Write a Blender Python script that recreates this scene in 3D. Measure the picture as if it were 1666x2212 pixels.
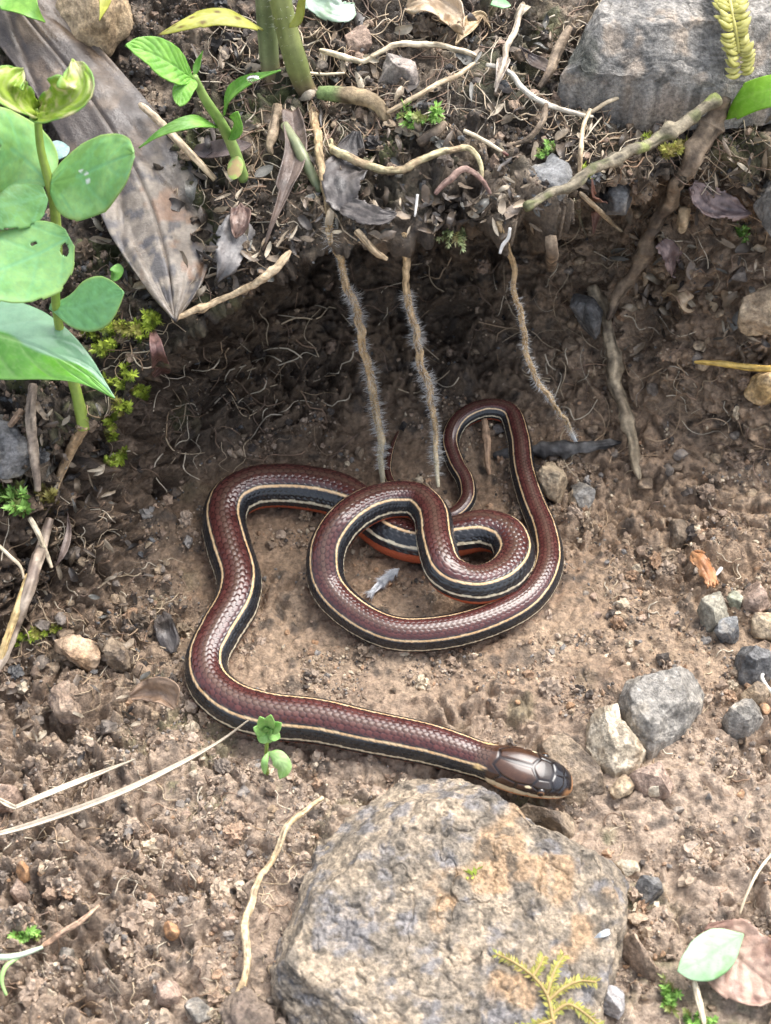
import bpy, math, random
import numpy as np
from mathutils import Vector
from mathutils.bvhtree import BVHTree

for o in list(bpy.data.objects):
    bpy.data.objects.remove(o)
SC = bpy.context.scene
COL = SC.collection

# ------------------------------------------------------------------ camera
PITCH = math.radians(48.0)
CAM_D = 0.37
CAM = np.array([0.0, -CAM_D * math.cos(PITCH), CAM_D * math.sin(PITCH)])
VFOV = math.radians(36.0)
PW, PH = 1666.0, 2212.0                       # the photograph's own grid used for measuring
FPX = (PH / 2) / math.tan(VFOV / 2)
cd = bpy.data.cameras.new('camera')
cam = bpy.data.objects.new('camera', cd)
COL.objects.link(cam)
cam.location = CAM
cam.rotation_euler = (math.pi / 2 - PITCH, 0, 0)
cd.sensor_fit = 'VERTICAL'
cd.sensor_height = 24.0
cd.lens = 12.0 / math.tan(VFOV / 2)
cd.clip_start = 0.01
cd.clip_end = 100.0
cd.dof.use_dof = True
cd.dof.focus_distance = 0.34
cd.dof.aperture_fstop = 26.0
SC.camera = cam

# ------------------------------------------------------------------ light
SUN_EL, SUN_AZ = math.radians(60), math.radians(48)   # azimuth from +Y towards +X
w = bpy.data.worlds.new('World')
SC.world = w
w.use_nodes = True
nt = w.node_tree
bg = nt.nodes['Background']
sky = nt.nodes.new('ShaderNodeTexSky')
sky.sky_type = 'NISHITA'
sky.sun_disc = False
sky.sun_elevation = SUN_EL
sky.sun_rotation = SUN_AZ
sky.air_density = 1.0
sky.dust_density = 4.0
hs = nt.nodes.new('ShaderNodeHueSaturation')
hs.inputs['Saturation'].default_value = 0.52
nt.links.new(sky.outputs[0], hs.inputs['Color'])
nt.links.new(hs.outputs[0], bg.inputs[0])
bg.inputs[1].default_value = 0.135
sl = bpy.data.lights.new('sun', 'SUN')
sl.energy = 1.25
sl.angle = math.radians(46)
sl.color = (1.0, 0.985, 0.96)
sun = bpy.data.objects.new('sun', sl)
COL.objects.link(sun)
sd = Vector((math.sin(SUN_AZ) * math.cos(SUN_EL), math.cos(SUN_AZ) * math.cos(SUN_EL), math.sin(SUN_EL)))
sun.rotation_euler = sd.to_track_quat('Z', 'Y').to_euler()
sun.location = (0.3, -0.3, 1.0)
vs = SC.view_settings
vs.view_transform = 'Standard'
vs.look = 'None'
vs.exposure = 1.75
vs.gamma = 1.0
vs.use_curve_mapping = False
SC.render.engine = 'CYCLES'

# ------------------------------------------------------------------ noise
def _h(ix, iy, iz, seed):
    h = (ix.astype(np.uint32) * np.uint32(374761393) + iy.astype(np.uint32) * np.uint32(668265263)
         + iz.astype(np.uint32) * np.uint32(2147483647 & 1274126177) + np.uint32((seed * 974634777) & 0xFFFFFFFF))
    h = (h ^ (h >> np.uint32(13))) * np.uint32(1274126177)
    h = (h ^ (h >> np.uint32(16))) * np.uint32(2246822519)
    h = h ^ (h >> np.uint32(15))
    return h.astype(np.float64) / 4294967295.0

def vnoise(p, seed=0):
    q = np.floor(p)
    f = p - q
    i = q.astype(np.int64) & 0xFFFFFFFF
    f = f * f * f * (f * (f * 6 - 15) + 10)
    x0, y0, z0 = i[:, 0], i[:, 1], i[:, 2]
    r = 0
    for dx in (0, 1):
        wx = f[:, 0] if dx else 1 - f[:, 0]
        for dy in (0, 1):
            wy = f[:, 1] if dy else 1 - f[:, 1]
            for dz in (0, 1):
                wz = f[:, 2] if dz else 1 - f[:, 2]
                r = r + wx * wy * wz * _h(x0 + dx, y0 + dy, z0 + dz, seed)
    return r * 2 - 1

def fbm(p, seed=0, o=4, g=0.5):
    a, r, t = 1.0, 0, 0
    p = np.asarray(p, float)
    for k in range(o):
        r = r + a * vnoise(p * (2.03 ** k) + 17.3 * k, seed + k)
        t += a
        a *= g
    return r / t

def worley(p, seed=0):
    q = np.floor(p).astype(np.int64)
    f1 = np.full(len(p), 9.0)
    f2 = np.full(len(p), 9.0)
    idv = np.zeros(len(p))
    for dx in (-1, 0, 1):
        for dy in (-1, 0, 1):
            for dz in (-1, 0, 1):
                cx, cy, cz = q[:, 0] + dx, q[:, 1] + dy, q[:, 2] + dz
                a, b, c = cx & 0xFFFFFFFF, cy & 0xFFFFFFFF, cz & 0xFFFFFFFF
                h = _h(a, b, c, seed)
                ox, oy, oz = h, (h * 57.31) % 1, (h * 313.7) % 1
                d = np.sqrt((cx + ox - p[:, 0]) ** 2 + (cy + oy - p[:, 1]) ** 2 + (cz + oz - p[:, 2]) ** 2)
                m = d < f1
                f2 = np.where(m, f1, np.minimum(f2, d))
                idv = np.where(m, (h * 91.7) % 1, idv)
                f1 = np.where(m, d, f1)
    return f1, f2, idv

def sstep(a, b, x):
    t = np.clip((x - a) / (b - a), 0, 1)
    return t * t * (3 - 2 * t)

def mixc(a, b, t):
    a, b = np.asarray(a, float), np.asarray(b, float)
    t = np.asarray(t, float)[..., None]
    return a * (1 - t) + b * t

# ------------------------------------------------------------------ photo grid -> world
FW = np.array([0, math.cos(PITCH), -math.sin(PITCH)])
UP = np.array([0, math.sin(PITCH), math.cos(PITCH)])
RT = np.array([1.0, 0, 0])
def ray(px, py):
    d = FW + RT * ((px - PW / 2) / FPX) + UP * ((PH / 2 - py) / FPX)
    return d / np.linalg.norm(d)
def at_y(px, py, Y):
    d = ray(px, py)
    return CAM + d * ((Y - CAM[1]) / d[1])
def at_z(px, py, Z):
    d = ray(px, py)
    return CAM + d * ((Z - CAM[2]) / d[2])
def mpp(p):                                    # metres for one photo pixel at point p
    return float(np.dot(np.asarray(p) - CAM, FW)) / FPX

# ------------------------------------------------------------------ meshes, materials
def build_mesh(name, V, F, col=None, smooth=True, loc=None):
    """V (n,3) world coordinates, F list of face index arrays; origin moved to the base of the thing"""
    V = np.asarray(V, float)
    if loc is None:
        loc = np.array([(V[:, 0].min() + V[:, 0].max()) / 2, (V[:, 1].min() + V[:, 1].max()) / 2, V[:, 2].min()])
    me = bpy.data.meshes.new(name)
    Fs = F if isinstance(F, (list, tuple)) else [F]
    Fs = [np.asarray(f, np.int32) for f in Fs if len(f)]
    nl = sum(f.size for f in Fs)
    npoly = sum(len(f) for f in Fs)
    me.vertices.add(len(V))
    me.vertices.foreach_set('co', (V - loc).astype(np.float32).ravel())
    me.loops.add(nl)
    me.loops.foreach_set('vertex_index', np.concatenate([f.ravel() for f in Fs]))
    me.polygons.add(npoly)
    starts = []
    s = 0
    for f in Fs:
        k = f.shape[1]
        starts.append(s + np.arange(len(f)) * k)
        s += f.size
    me.polygons.foreach_set('loop_start', np.concatenate(starts).astype(np.int32))
    me.update(calc_edges=True)
    me.validate()
    me.polygons.foreach_set('use_smooth', np.full(npoly, bool(smooth)))
    if col is not None:
        at = me.color_attributes.new('Col', 'FLOAT_COLOR', 'POINT')
        c = np.ones((len(V), 4), np.float32)
        c[:, :3] = np.clip(col, 0.002, 0.95)
        at.data.foreach_set('color', c.ravel())
    return me, loc

def obj(name, V, F, col, mat, parent=None, smooth=True):
    me, loc = build_mesh(name, V, F, col, smooth)
    o = bpy.data.objects.new(name, me)
    me.materials.append(mat)
    COL.objects.link(o)
    o.location = loc
    if parent is not None:
        o.parent = parent
        o.location = Vector(loc) - Vector(WLOC[parent.name])
    WLOC[o.name] = tuple(loc)
    return o
WLOC = {}
def empty(name, loc):
    o = bpy.data.objects.new(name, None)
    COL.objects.link(o)
    o.location = loc
    o.empty_display_size = 0.005
    WLOC[o.name] = tuple(loc)
    return o
def tag(o, label, cat, group=None, kind=None):
    o['label'] = label
    o['category'] = cat
    if group: o['group'] = group
    if kind: o['kind'] = kind
    return o

def vmat(name, rough=0.7, spec=0.4, bump=0.3, bscale=1500, bdist=0.0003, var=0.25, vscale=900, coat=0.0, trans=0.0, rvar=0.0, rough_attr=False):
    m = bpy.data.materials.new(name)
    m.use_nodes = True
    t = m.node_tree
    N, L = t.nodes, t.links
    b = N['Principled BSDF']
    a = N.new('ShaderNodeAttribute'); a.attribute_name = 'Col'
    tc = N.new('ShaderNodeTexCoord')
    n1 = N.new('ShaderNodeTexNoise'); n1.inputs['Scale'].default_value = vscale; n1.inputs['Detail'].default_value = 5
    n1.inputs['Roughness'].default_value = 0.65
    L.new(tc.outputs['Object'], n1.inputs['Vector'])
    mr = N.new('ShaderNodeMapRange')
    mr.inputs['From Min'].default_value = 0.3; mr.inputs['From Max'].default_value = 0.7
    mr.inputs['To Min'].default_value = 1 - var; mr.inputs['To Max'].default_value = 1 + var
    L.new(n1.outputs['Fac'], mr.inputs['Value'])
    mx = N.new('ShaderNodeVectorMath'); mx.operation = 'SCALE'
    L.new(a.outputs['Color'], mx.inputs[0]); L.new(mr.outputs[0], mx.inputs['Scale'])
    L.new(mx.outputs[0], b.inputs['Base Color'])
    b.inputs['Roughness'].default_value = rough
    b.inputs['Specular IOR Level'].default_value = spec
    b.inputs['Coat Weight'].default_value = coat
    b.inputs['Coat Roughness'].default_value = 0.12
    if rvar:
        mr2 = N.new('ShaderNodeMapRange')
        mr2.inputs['From Min'].default_value = 0.35; mr2.inputs['From Max'].default_value = 0.65
        mr2.inputs['To Min'].default_value = rough - rvar; mr2.inputs['To Max'].default_value = min(1, rough + rvar)
        n3 = N.new('ShaderNodeTexNoise'); n3.inputs['Scale'].default_value = vscale * 0.4; n3.inputs['Detail'].default_value = 3
        L.new(tc.outputs['Object'], n3.inputs['Vector'])
        L.new(n3.outputs['Fac'], mr2.inputs['Value']); L.new(mr2.outputs[0], b.inputs['Roughness'])
    if rough_attr:
        ra = N.new('ShaderNodeAttribute'); ra.attribute_name = 'gloss'
        L.new(ra.outputs['Fac'], b.inputs['Roughness'])
    if bump:
        n2 = N.new('ShaderNodeTexNoise'); n2.inputs['Scale'].default_value = bscale; n2.inputs['Detail'].default_value = 6
        n2.inputs['Roughness'].default_value = 0.65
        L.new(tc.outputs['Object'], n2.inputs['Vector'])
        bp = N.new('ShaderNodeBump'); bp.inputs['Strength'].default_value = bump; bp.inputs['Distance'].default_value = bdist
        L.new(n2.outputs['Fac'], bp.inputs['Height']); L.new(bp.outputs[0], b.inputs['Normal'])
    if trans:
        tr = N.new('ShaderNodeBsdfTranslucent'); L.new(mx.outputs[0], tr.inputs['Color'])
        ms = N.new('ShaderNodeMixShader'); ms.inputs[0].default_value = trans
        L.new(b.outputs[0], ms.inputs[1]); L.new(tr.outputs[0], ms.inputs[2])
        L.new(ms.outputs[0], N['Material Output'].inputs['Surface'])
    return m

M_SOIL = vmat('soil', 0.66, 0.45, 1.0, 1700, 0.0009, 0.5, 900, rvar=0.32)
M_CRUMB = vmat('soil_crumb', 0.62, 0.45, 0.7, 2500, 0.0004, 0.4, 1500, rvar=0.3)
M_ROCK = vmat('weathered_rock', 0.72, 0.4, 1.0, 1900, 0.0006, 0.55, 1300, rvar=0.2)
M_STONE = vmat('small_stone', 0.7, 0.4, 0.9, 2200, 0.0004, 0.45, 1500, rvar=0.2)
M_SNAKE = vmat('snake_skin', 0.3, 0.5, 0.12, 5000, 0.00006, 0.14, 2500, rough_attr=True)
M_LEAF = vmat('green_leaf', 0.45, 0.5, 0.25, 2200, 0.00012, 0.12, 500, trans=0.28)
M_WETLEAF = vmat('wet_green_leaf', 0.12, 0.6, 0.2, 700, 0.0002, 0.1, 500, trans=0.15, rvar=0.1)
M_DEADLEAF = vmat('dead_leaf', 0.42, 0.5, 0.6, 1500, 0.0003, 0.3, 600, trans=0.06, rvar=0.2)
M_STEM = vmat('green_stem', 0.4, 0.45, 0.3, 2500, 0.00015, 0.15, 700, trans=0.1)
M_TWIG = vmat('bark', 0.75, 0.35, 0.8, 1600, 0.0004, 0.35, 900, rvar=0.15)
M_STRAW = vmat('straw', 0.5, 0.45, 0.4, 1800, 0.0002, 0.2, 900)
M_MOSS = vmat('moss', 0.5, 0.4, 0.0, 2500, 0.0001, 0.25, 900, trans=0.25)
M_FLUFF = vmat('white_fluff', 0.6, 0.4, 0.0, 2500, 0.0001, 0.1, 900, trans=0.3)

def crspline(P, n):
    """centripetal-ish Catmull-Rom through P (k,d), resampled to n points evenly by length of the first 3 columns"""
    P = np.asarray(P, float)
    if len(P) == 2:
        t = np.linspace(0, 1, n)[:, None]
        return P[0] * (1 - t) + P[1] * t
    Q = np.vstack([2 * P[0] - P[1], P, 2 * P[-1] - P[-2]])
    out = []
    m = 40
    for i in range(1, len(Q) - 2):
        p0, p1, p2, p3 = Q[i - 1], Q[i], Q[i + 1], Q[i + 2]
        d = [max(np.linalg.norm((b - a)[:3]), 1e-9) ** 0.5 for a, b in ((p0, p1), (p1, p2), (p2, p3))]
        t0 = 0; t1 = d[0]; t2 = t1 + d[1]; t3 = t2 + d[2]
        t = np.linspace(t1, t2, m, endpoint=False)[:, None]
        A1 = (t1 - t) / (t1 - t0) * p0 + (t - t0) / (t1 - t0) * p1
        A2 = (t2 - t) / (t2 - t1) * p1 + (t - t1) / (t2 - t1) * p2
        A3 = (t3 - t) / (t3 - t2) * p2 + (t - t2) / (t3 - t2) * p3
        B1 = (t2 - t) / (t2 - t0) * A1 + (t - t0) / (t2 - t0) * A2
        B2 = (t3 - t) / (t3 - t1) * A2 + (t - t1) / (t3 - t1) * A3
        out.append((t2 - t) / (t2 - t1) * B1 + (t - t1) / (t2 - t1) * B2)
    out.append(P[-1:])
    C = np.vstack(out)
    s = np.concatenate([[0], np.cumsum(np.linalg.norm(np.diff(C[:, :3], axis=0), axis=1))])
    u = np.linspace(0, s[-1], n)
    return np.stack([np.interp(u, s, C[:, k]) for k in range(C.shape[1])], 1)

def unit(v):
    v = np.asarray(v, float)
    return v / np.maximum(np.linalg.norm(v, axis=-1, keepdims=True), 1e-12)

def grid_faces(nu, nv, wrap=False):
    i = np.arange(nu - 1)[:, None]
    j = np.arange(nv if wrap else nv - 1)[None, :]
    j2 = (j + 1) % nv
    a = i * nv + j; b = i * nv + j2; c = (i + 1) * nv + j2; d = (i + 1) * nv + j
    return np.stack([a, b, c, d], -1).reshape(-1, 4)
# ------------------------------------------------------------------ ground: floor, hollowed bank and ledge in one sheet
KX = [-1.6, -0.12, -0.09, -0.07, -0.055, -0.045, -0.03, -0.01, 0.01, 0.03, 0.045, 0.06, 0.08, 0.10, 1.6]
K_FOOT = [-0.06, -0.050, -0.042, -0.030, -0.010, 0.006, 0.018, 0.025, 0.028, 0.030, 0.027, 0.022, 0.012, 0.004, 0.0]
K_LIPY = [-0.06, -0.034, -0.024, -0.015, -0.008, 0.002, 0.007, 0.010, 0.011, 0.014, 0.028, 0.036, 0.043, 0.048, 0.05]
K_LIPZ = [0.02, 0.022, 0.027, 0.034, 0.042, 0.051, 0.062, 0.070, 0.073, 0.074, 0.072, 0.069, 0.071, 0.073, 0.075]
K_HOL = [0, 0, 0.0, 0.15, 0.45, 0.8, 1.0, 1.0, 1.0, 1.0, 0.75, 0.35, 0.05, 0.0, 0]
K_SLOPE = [0.5, 0.5, 0.5, 0.48, 0.45, 0.40, 0.32, 0.25, 0.24, 0.24, 0.24, 0.24, 0.25, 0.28, 0.3]
def kx(keys, x):
    acc = 0
    offs = np.linspace(-0.012, 0.012, 9)
    for d in offs:
        acc = acc + np.interp(x + d, KX, keys)
    return acc / len(offs)

def geo(a, b, n):                               # n growing steps from a out to b
    t = (np.arange(1, n + 1) / n) ** 2.6
    return a + (b - a) * t
def make_ground():
    dense = np.arange(-0.104, 0.1041, 0.0004)
    xs = np.concatenate([geo(-0.104, -1.6, 26)[::-1], dense, geo(0.104, 1.6, 26)])
    nx = len(xs)
    foot, lipy, lipz = kx(K_FOOT, xs), kx(K_LIPY, xs), kx(K_LIPZ, xs)
    hol, slope = kx(K_HOL, xs), kx(K_SLOPE, xs)
    # a lip that wanders a little
    wn = fbm(np.stack([xs * 60, xs * 0, xs * 0], 1), 5, 3) * np.exp(-(xs / 0.2) ** 2)
    lipy = lipy + 0.004 * wn
    rows_y, rows_z, zone = [], [], []
    y0 = -0.150
    for y in geo(y0, -1.6, 22)[::-1]:
        rows_y.append(np.full(nx, y)); rows_z.append(np.full(nx, 0.0)); zone.append(0.0)
    nf = 420
    for k in range(nf):
        t = k / nf
        y = y0 + (foot - y0) * t
        z = 0.008 * np.clip((y - foot + 0.03) / 0.03, 0, 1) ** 2.4
        rows_y.append(y); rows_z.append(z); zone.append(t)
    nw = 220
    zf = 0.008
    for k in range(nw):
        t = k / nw
        y1, z1 = foot + 0.004 + 0.028 * hol, zf + 0.22 * (lipz - zf)
        y2, z2 = lipy + (-0.002) * (1 - hol) + 0.076 * hol, lipz - (0.28 - 0.1 * hol) * (lipz - zf)
        a, b, c, d = (1 - t) ** 3, 3 * t * (1 - t) ** 2, 3 * t * t * (1 - t), t ** 3
        rows_y.append(a * foot + b * y1 + c * y2 + d * lipy)
        rows_z.append(a * zf + b * z1 + c * z2 + d * lipz)
        zone.append(1 + t)
    nlg = 260
    for k in range(nlg):
        t = k / (nlg - 1)
        dy = 0.115 * t
        rows_y.append(lipy + dy)
        rows_z.append(lipz + slope * dy + 0.004 * np.clip(dy / 0.008, 0, 1) ** 0.6)
        zone.append(2 + t)
    for y in geo(0.115, 1.6, 22):
        rows_y.append(lipy + y)
        rows_z.append(lipz + slope * y + 0.004)
        zone.append(3.0)
    Y = np.array(rows_y); Z = np.array(rows_z); zn = np.array(zone)
    ny = len(Y)
    X = np.broadcast_to(xs, Y.shape)
    P = np.stack([X, Y, Z], -1)
    du = np.gradient(P, axis=1); dv = np.gradient(P, axis=0)
    Nn = unit(np.cross(du, dv))
    p = P.reshape(-1, 3); n = Nn.reshape(-1, 3)
    zz = np.repeat(zn, nx)
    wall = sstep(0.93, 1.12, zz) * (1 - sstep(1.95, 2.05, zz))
    ledge = sstep(1.9, 2.05, zz)
    # trampled bowl where the body lies
    bowl = np.exp(-(((p[:, 0] - 0.0) / 0.052) ** 2 + ((p[:, 1] + 0.012) / 0.045) ** 2)) * (1 - ledge) * (1 - wall)
    patch = sstep(-0.25, 0.3, fbm(p * 45, 8, 2))
    rough = np.clip(0.45 + 0.6 * patch + 0.6 * wall + 0.15 * ledge - 0.35 * bowl, 0.2, 2)
    left = sstep(-0.035, -0.062, p[:, 0]) * (1 - ledge)
    rough = rough + 0.5 * left
    warp = np.stack([fbm(p * 120, 31, 2), fbm(p * 120, 32, 2), fbm(p * 120, 33, 2)], 1) * 0.0035
    d = 0.0026 * fbm(p * 34, 1, 3) * (1 - 0.6 * bowl)
    d += 0.0032 * (np.abs(fbm((p + warp) * 95, 2, 4)) * 2.4 - 0.45) * rough
    d += 0.0013 * (np.abs(fbm((p + warp) * 300, 22, 3)) * 2.4 - 0.45) * rough
    f1, f2, cid = worley((p + warp) * 170, 3)
    clod = sstep(0.0, 0.35, f2 - f1)
    d += rough * 0.0026 * (clod * (0.75 + 0.35 * cid) - 0.6)
    g1, g2, gid = worley((p + warp * 0.4) * 420, 4)
    d += rough * 0.0012 * (sstep(0, 0.4, g2 - g1) * (0.6 + 0.5 * gid) - 0.5)
    d += 0.00065 * fbm(p * 900, 6, 3, 0.6) * (0.5 + 0.5 * rough)
    # a few scooped pits in the wall and pale edges of the floor
    pit = sstep(0.32, 0.62, fbm((p + warp) * 62, 9, 2)) * (wall + 0.5 * left)
    d -= 0.006 * pit
    q = p + n * d[:, None]
    # ---- colour: tan subsoil, darker humus towards the top of the bank
    tone = fbm(p * 55, 12, 4)
    spk = fbm(p * 420, 13, 3)
    tan_ = mixc((0.245, 0.165, 0.105), (0.36, 0.26, 0.175), sstep(-0.4, 0.5, tone))
    tan_ = mixc(tan_, (0.185, 0.125, 0.082), sstep(0.05, 0.6, fbm(p * 90, 14, 3)) * 0.7)
    front = sstep(-0.035, -0.075, p[:, 1])
    tan_ = mixc(tan_, (0.41, 0.32, 0.245), front * 0.65)
    bank = mixc((0.135, 0.092, 0.058), (0.080, 0.056, 0.037), sstep(-0.3, 0.4, tone))  # brown bank soil, its colour also darkened to deepen the hollow's shade
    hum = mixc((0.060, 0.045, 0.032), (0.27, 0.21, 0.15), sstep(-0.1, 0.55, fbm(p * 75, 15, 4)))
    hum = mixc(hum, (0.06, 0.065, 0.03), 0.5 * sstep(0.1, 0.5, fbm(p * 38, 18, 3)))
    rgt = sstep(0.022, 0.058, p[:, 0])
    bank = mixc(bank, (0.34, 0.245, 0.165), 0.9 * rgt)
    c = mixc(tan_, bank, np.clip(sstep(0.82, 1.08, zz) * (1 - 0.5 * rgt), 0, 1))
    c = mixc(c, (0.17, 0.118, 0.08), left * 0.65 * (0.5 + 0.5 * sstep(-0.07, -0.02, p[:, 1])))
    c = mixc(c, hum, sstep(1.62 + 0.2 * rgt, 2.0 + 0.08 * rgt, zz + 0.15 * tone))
    c = mixc(c, (0.42, 0.30, 0.21), 0.35 * sstep(0.35, 0.6, spk) * (1 - 0.6 * wall))
    c = mixc(c, (0.05, 0.042, 0.036), 0.7 * sstep(0.25, 0.55, fbm(p * 300, 16, 3)))
    alg = sstep(0.12, 0.5, fbm(p * 140, 19, 3)) * sstep(-0.1, 0.3, fbm(p * 30, 20, 2)) * (left * 0.8 + front * 0.5 + ledge * 0.6)
    c = mixc(c, (0.13, 0.15, 0.055), np.clip(alg, 0, 0.7))
    c = c * (0.86 + 0.28 * gid[:, None])
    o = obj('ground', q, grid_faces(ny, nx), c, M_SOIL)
    o['kind'] = 'structure'
    return o, q.reshape(ny, nx, 3), zn, xs
ground, GP, GZN, GXS = make_ground()
bpy.context.view_layer.update()
_off = Vector(WLOC['ground'])
_bvh = BVHTree.FromObject(ground, bpy.context.evaluated_depsgraph_get())
def G(px, py):
    """the point of the ground seen at this place, and its normal"""
    h, n, i, dd = _bvh.ray_cast(Vector(CAM) - _off, Vector(ray(px, py)))
    if h is None:
        return at_z(px, py, 0), np.array([0, 0, 1.0])
    return np.array(h + _off), np.array(n if n.z > -0.2 else -n)
def gz(x, y, top=0.05):
    h, n, i, dd = _bvh.ray_cast(Vector((x, y, top)) - _off, Vector((0, 0, -1)))
    return (h.z + _off.z) if h is not None else 0.0
def gzs(x, y, r=0.003, top=0.05):
    return float(np.mean([gz(x + a * r, y + b * r, top) for a in (-1, 0, 1) for b in (-1, 0, 1)]))
def GL(px, py, lift=0.0):
    p, n = G(px, py)
    return p - ray(px, py) * lift
def toward(px, py, off):
    """a point off metres in front of the ground seen there"""
    p, n = G(px, py)
    return p - ray(px, py) * off
# ------------------------------------------------------------------ snake
# centre line in photo places: x, y, apparent width, height of the centre above the ground in radii, roll (degrees)
SN = [
 (1072, 1648, 84, 1.45, -6), (1039, 1638, 82, 1.3, -8), (980, 1621, 88, 1.15, -9), (922, 1603, 92, 1.05, -9), (800, 1576, 96, 0.98, -9), (690, 1558, 100, 0.98, -9),
 (580, 1545, 102, 0.95, -8), (505, 1522, 100, 0.92, -5), (455, 1477, 96, 0.9, -2), (447, 1425, 94, 0.86, 0), (474, 1366, 96, 0.86, 0),
 (508, 1310, 98, 0.86, 0), (517, 1258, 98, 0.86, 0), (497, 1190, 98, 0.86, 0), (484, 1122, 96, 0.86, 0), (500, 1078, 96, 0.86, 0),
 (545, 1056, 96, 0.86, 0), (600, 1050, 96, 0.86, 0), (666, 1056, 98, 0.86, -4), (737, 1075, 98, 0.86, -8), (790, 1114, 96, 0.86, -25),
 (851, 1158, 94, 0.86, -30), (925, 1176, 92, 1.0, -30), (990, 1160, 92, 1.3, -24), (1045, 1148, 92, 1.5, -10), (1093, 1162, 92, 1.5, 0),
 (1112, 1200, 90, 1.5, 0), (1087, 1243, 88, 1.7, 6), (1024, 1262, 86, 2.2, 6), (967, 1234, 86, 2.8, 0), (944, 1180, 84, 3.0, 0),
 (932, 1115, 82, 2.8, 0), (898, 1083, 81, 2.6, 0), (848, 1080, 81, 2.6, 0), (790, 1098, 82, 2.9, 0), (736, 1138, 83, 2.9, 0), (705, 1195, 83, 2.2, 0),
 (708, 1262, 81, 1.3, 8), (752, 1316, 78, 1.0, 14), (845, 1365, 76, 1.0, 16), (950, 1366, 76, 1.0, 16), (1060, 1340, 75, 1.0, 14),
 (1140, 1292, 73, 1.0, 8), (1182, 1225, 70, 1.0, 0), (1176, 1160, 64, 1.0, 0), (1150, 1095, 59, 1.0, 0), (1130, 1020, 55, 1.0, 0),
 (1121, 945, 52, 1.05, 0), (1098, 897, 49, 1.2, 0), (1050, 880, 46, 1.25, 0), (995, 905, 43, 1.2, 0), (972, 955, 41, 1.1, 0),
 (984, 1003, 41, 1.0, 0), (1006, 1048, 40, 1.0, 0), (1008, 1085, 38, 0.9, 0), (975, 1118, 36, 0.7, 0), (910, 1108, 32, 0.7, 0),
 (862, 1072, 27, 0.8, 0), (838, 1030, 22, 1.0, 0), (840, 992, 17, 1.1, 0), (850, 960, 11, 1.2, 0), (861, 932, 5, 1.3, 0)]

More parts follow.
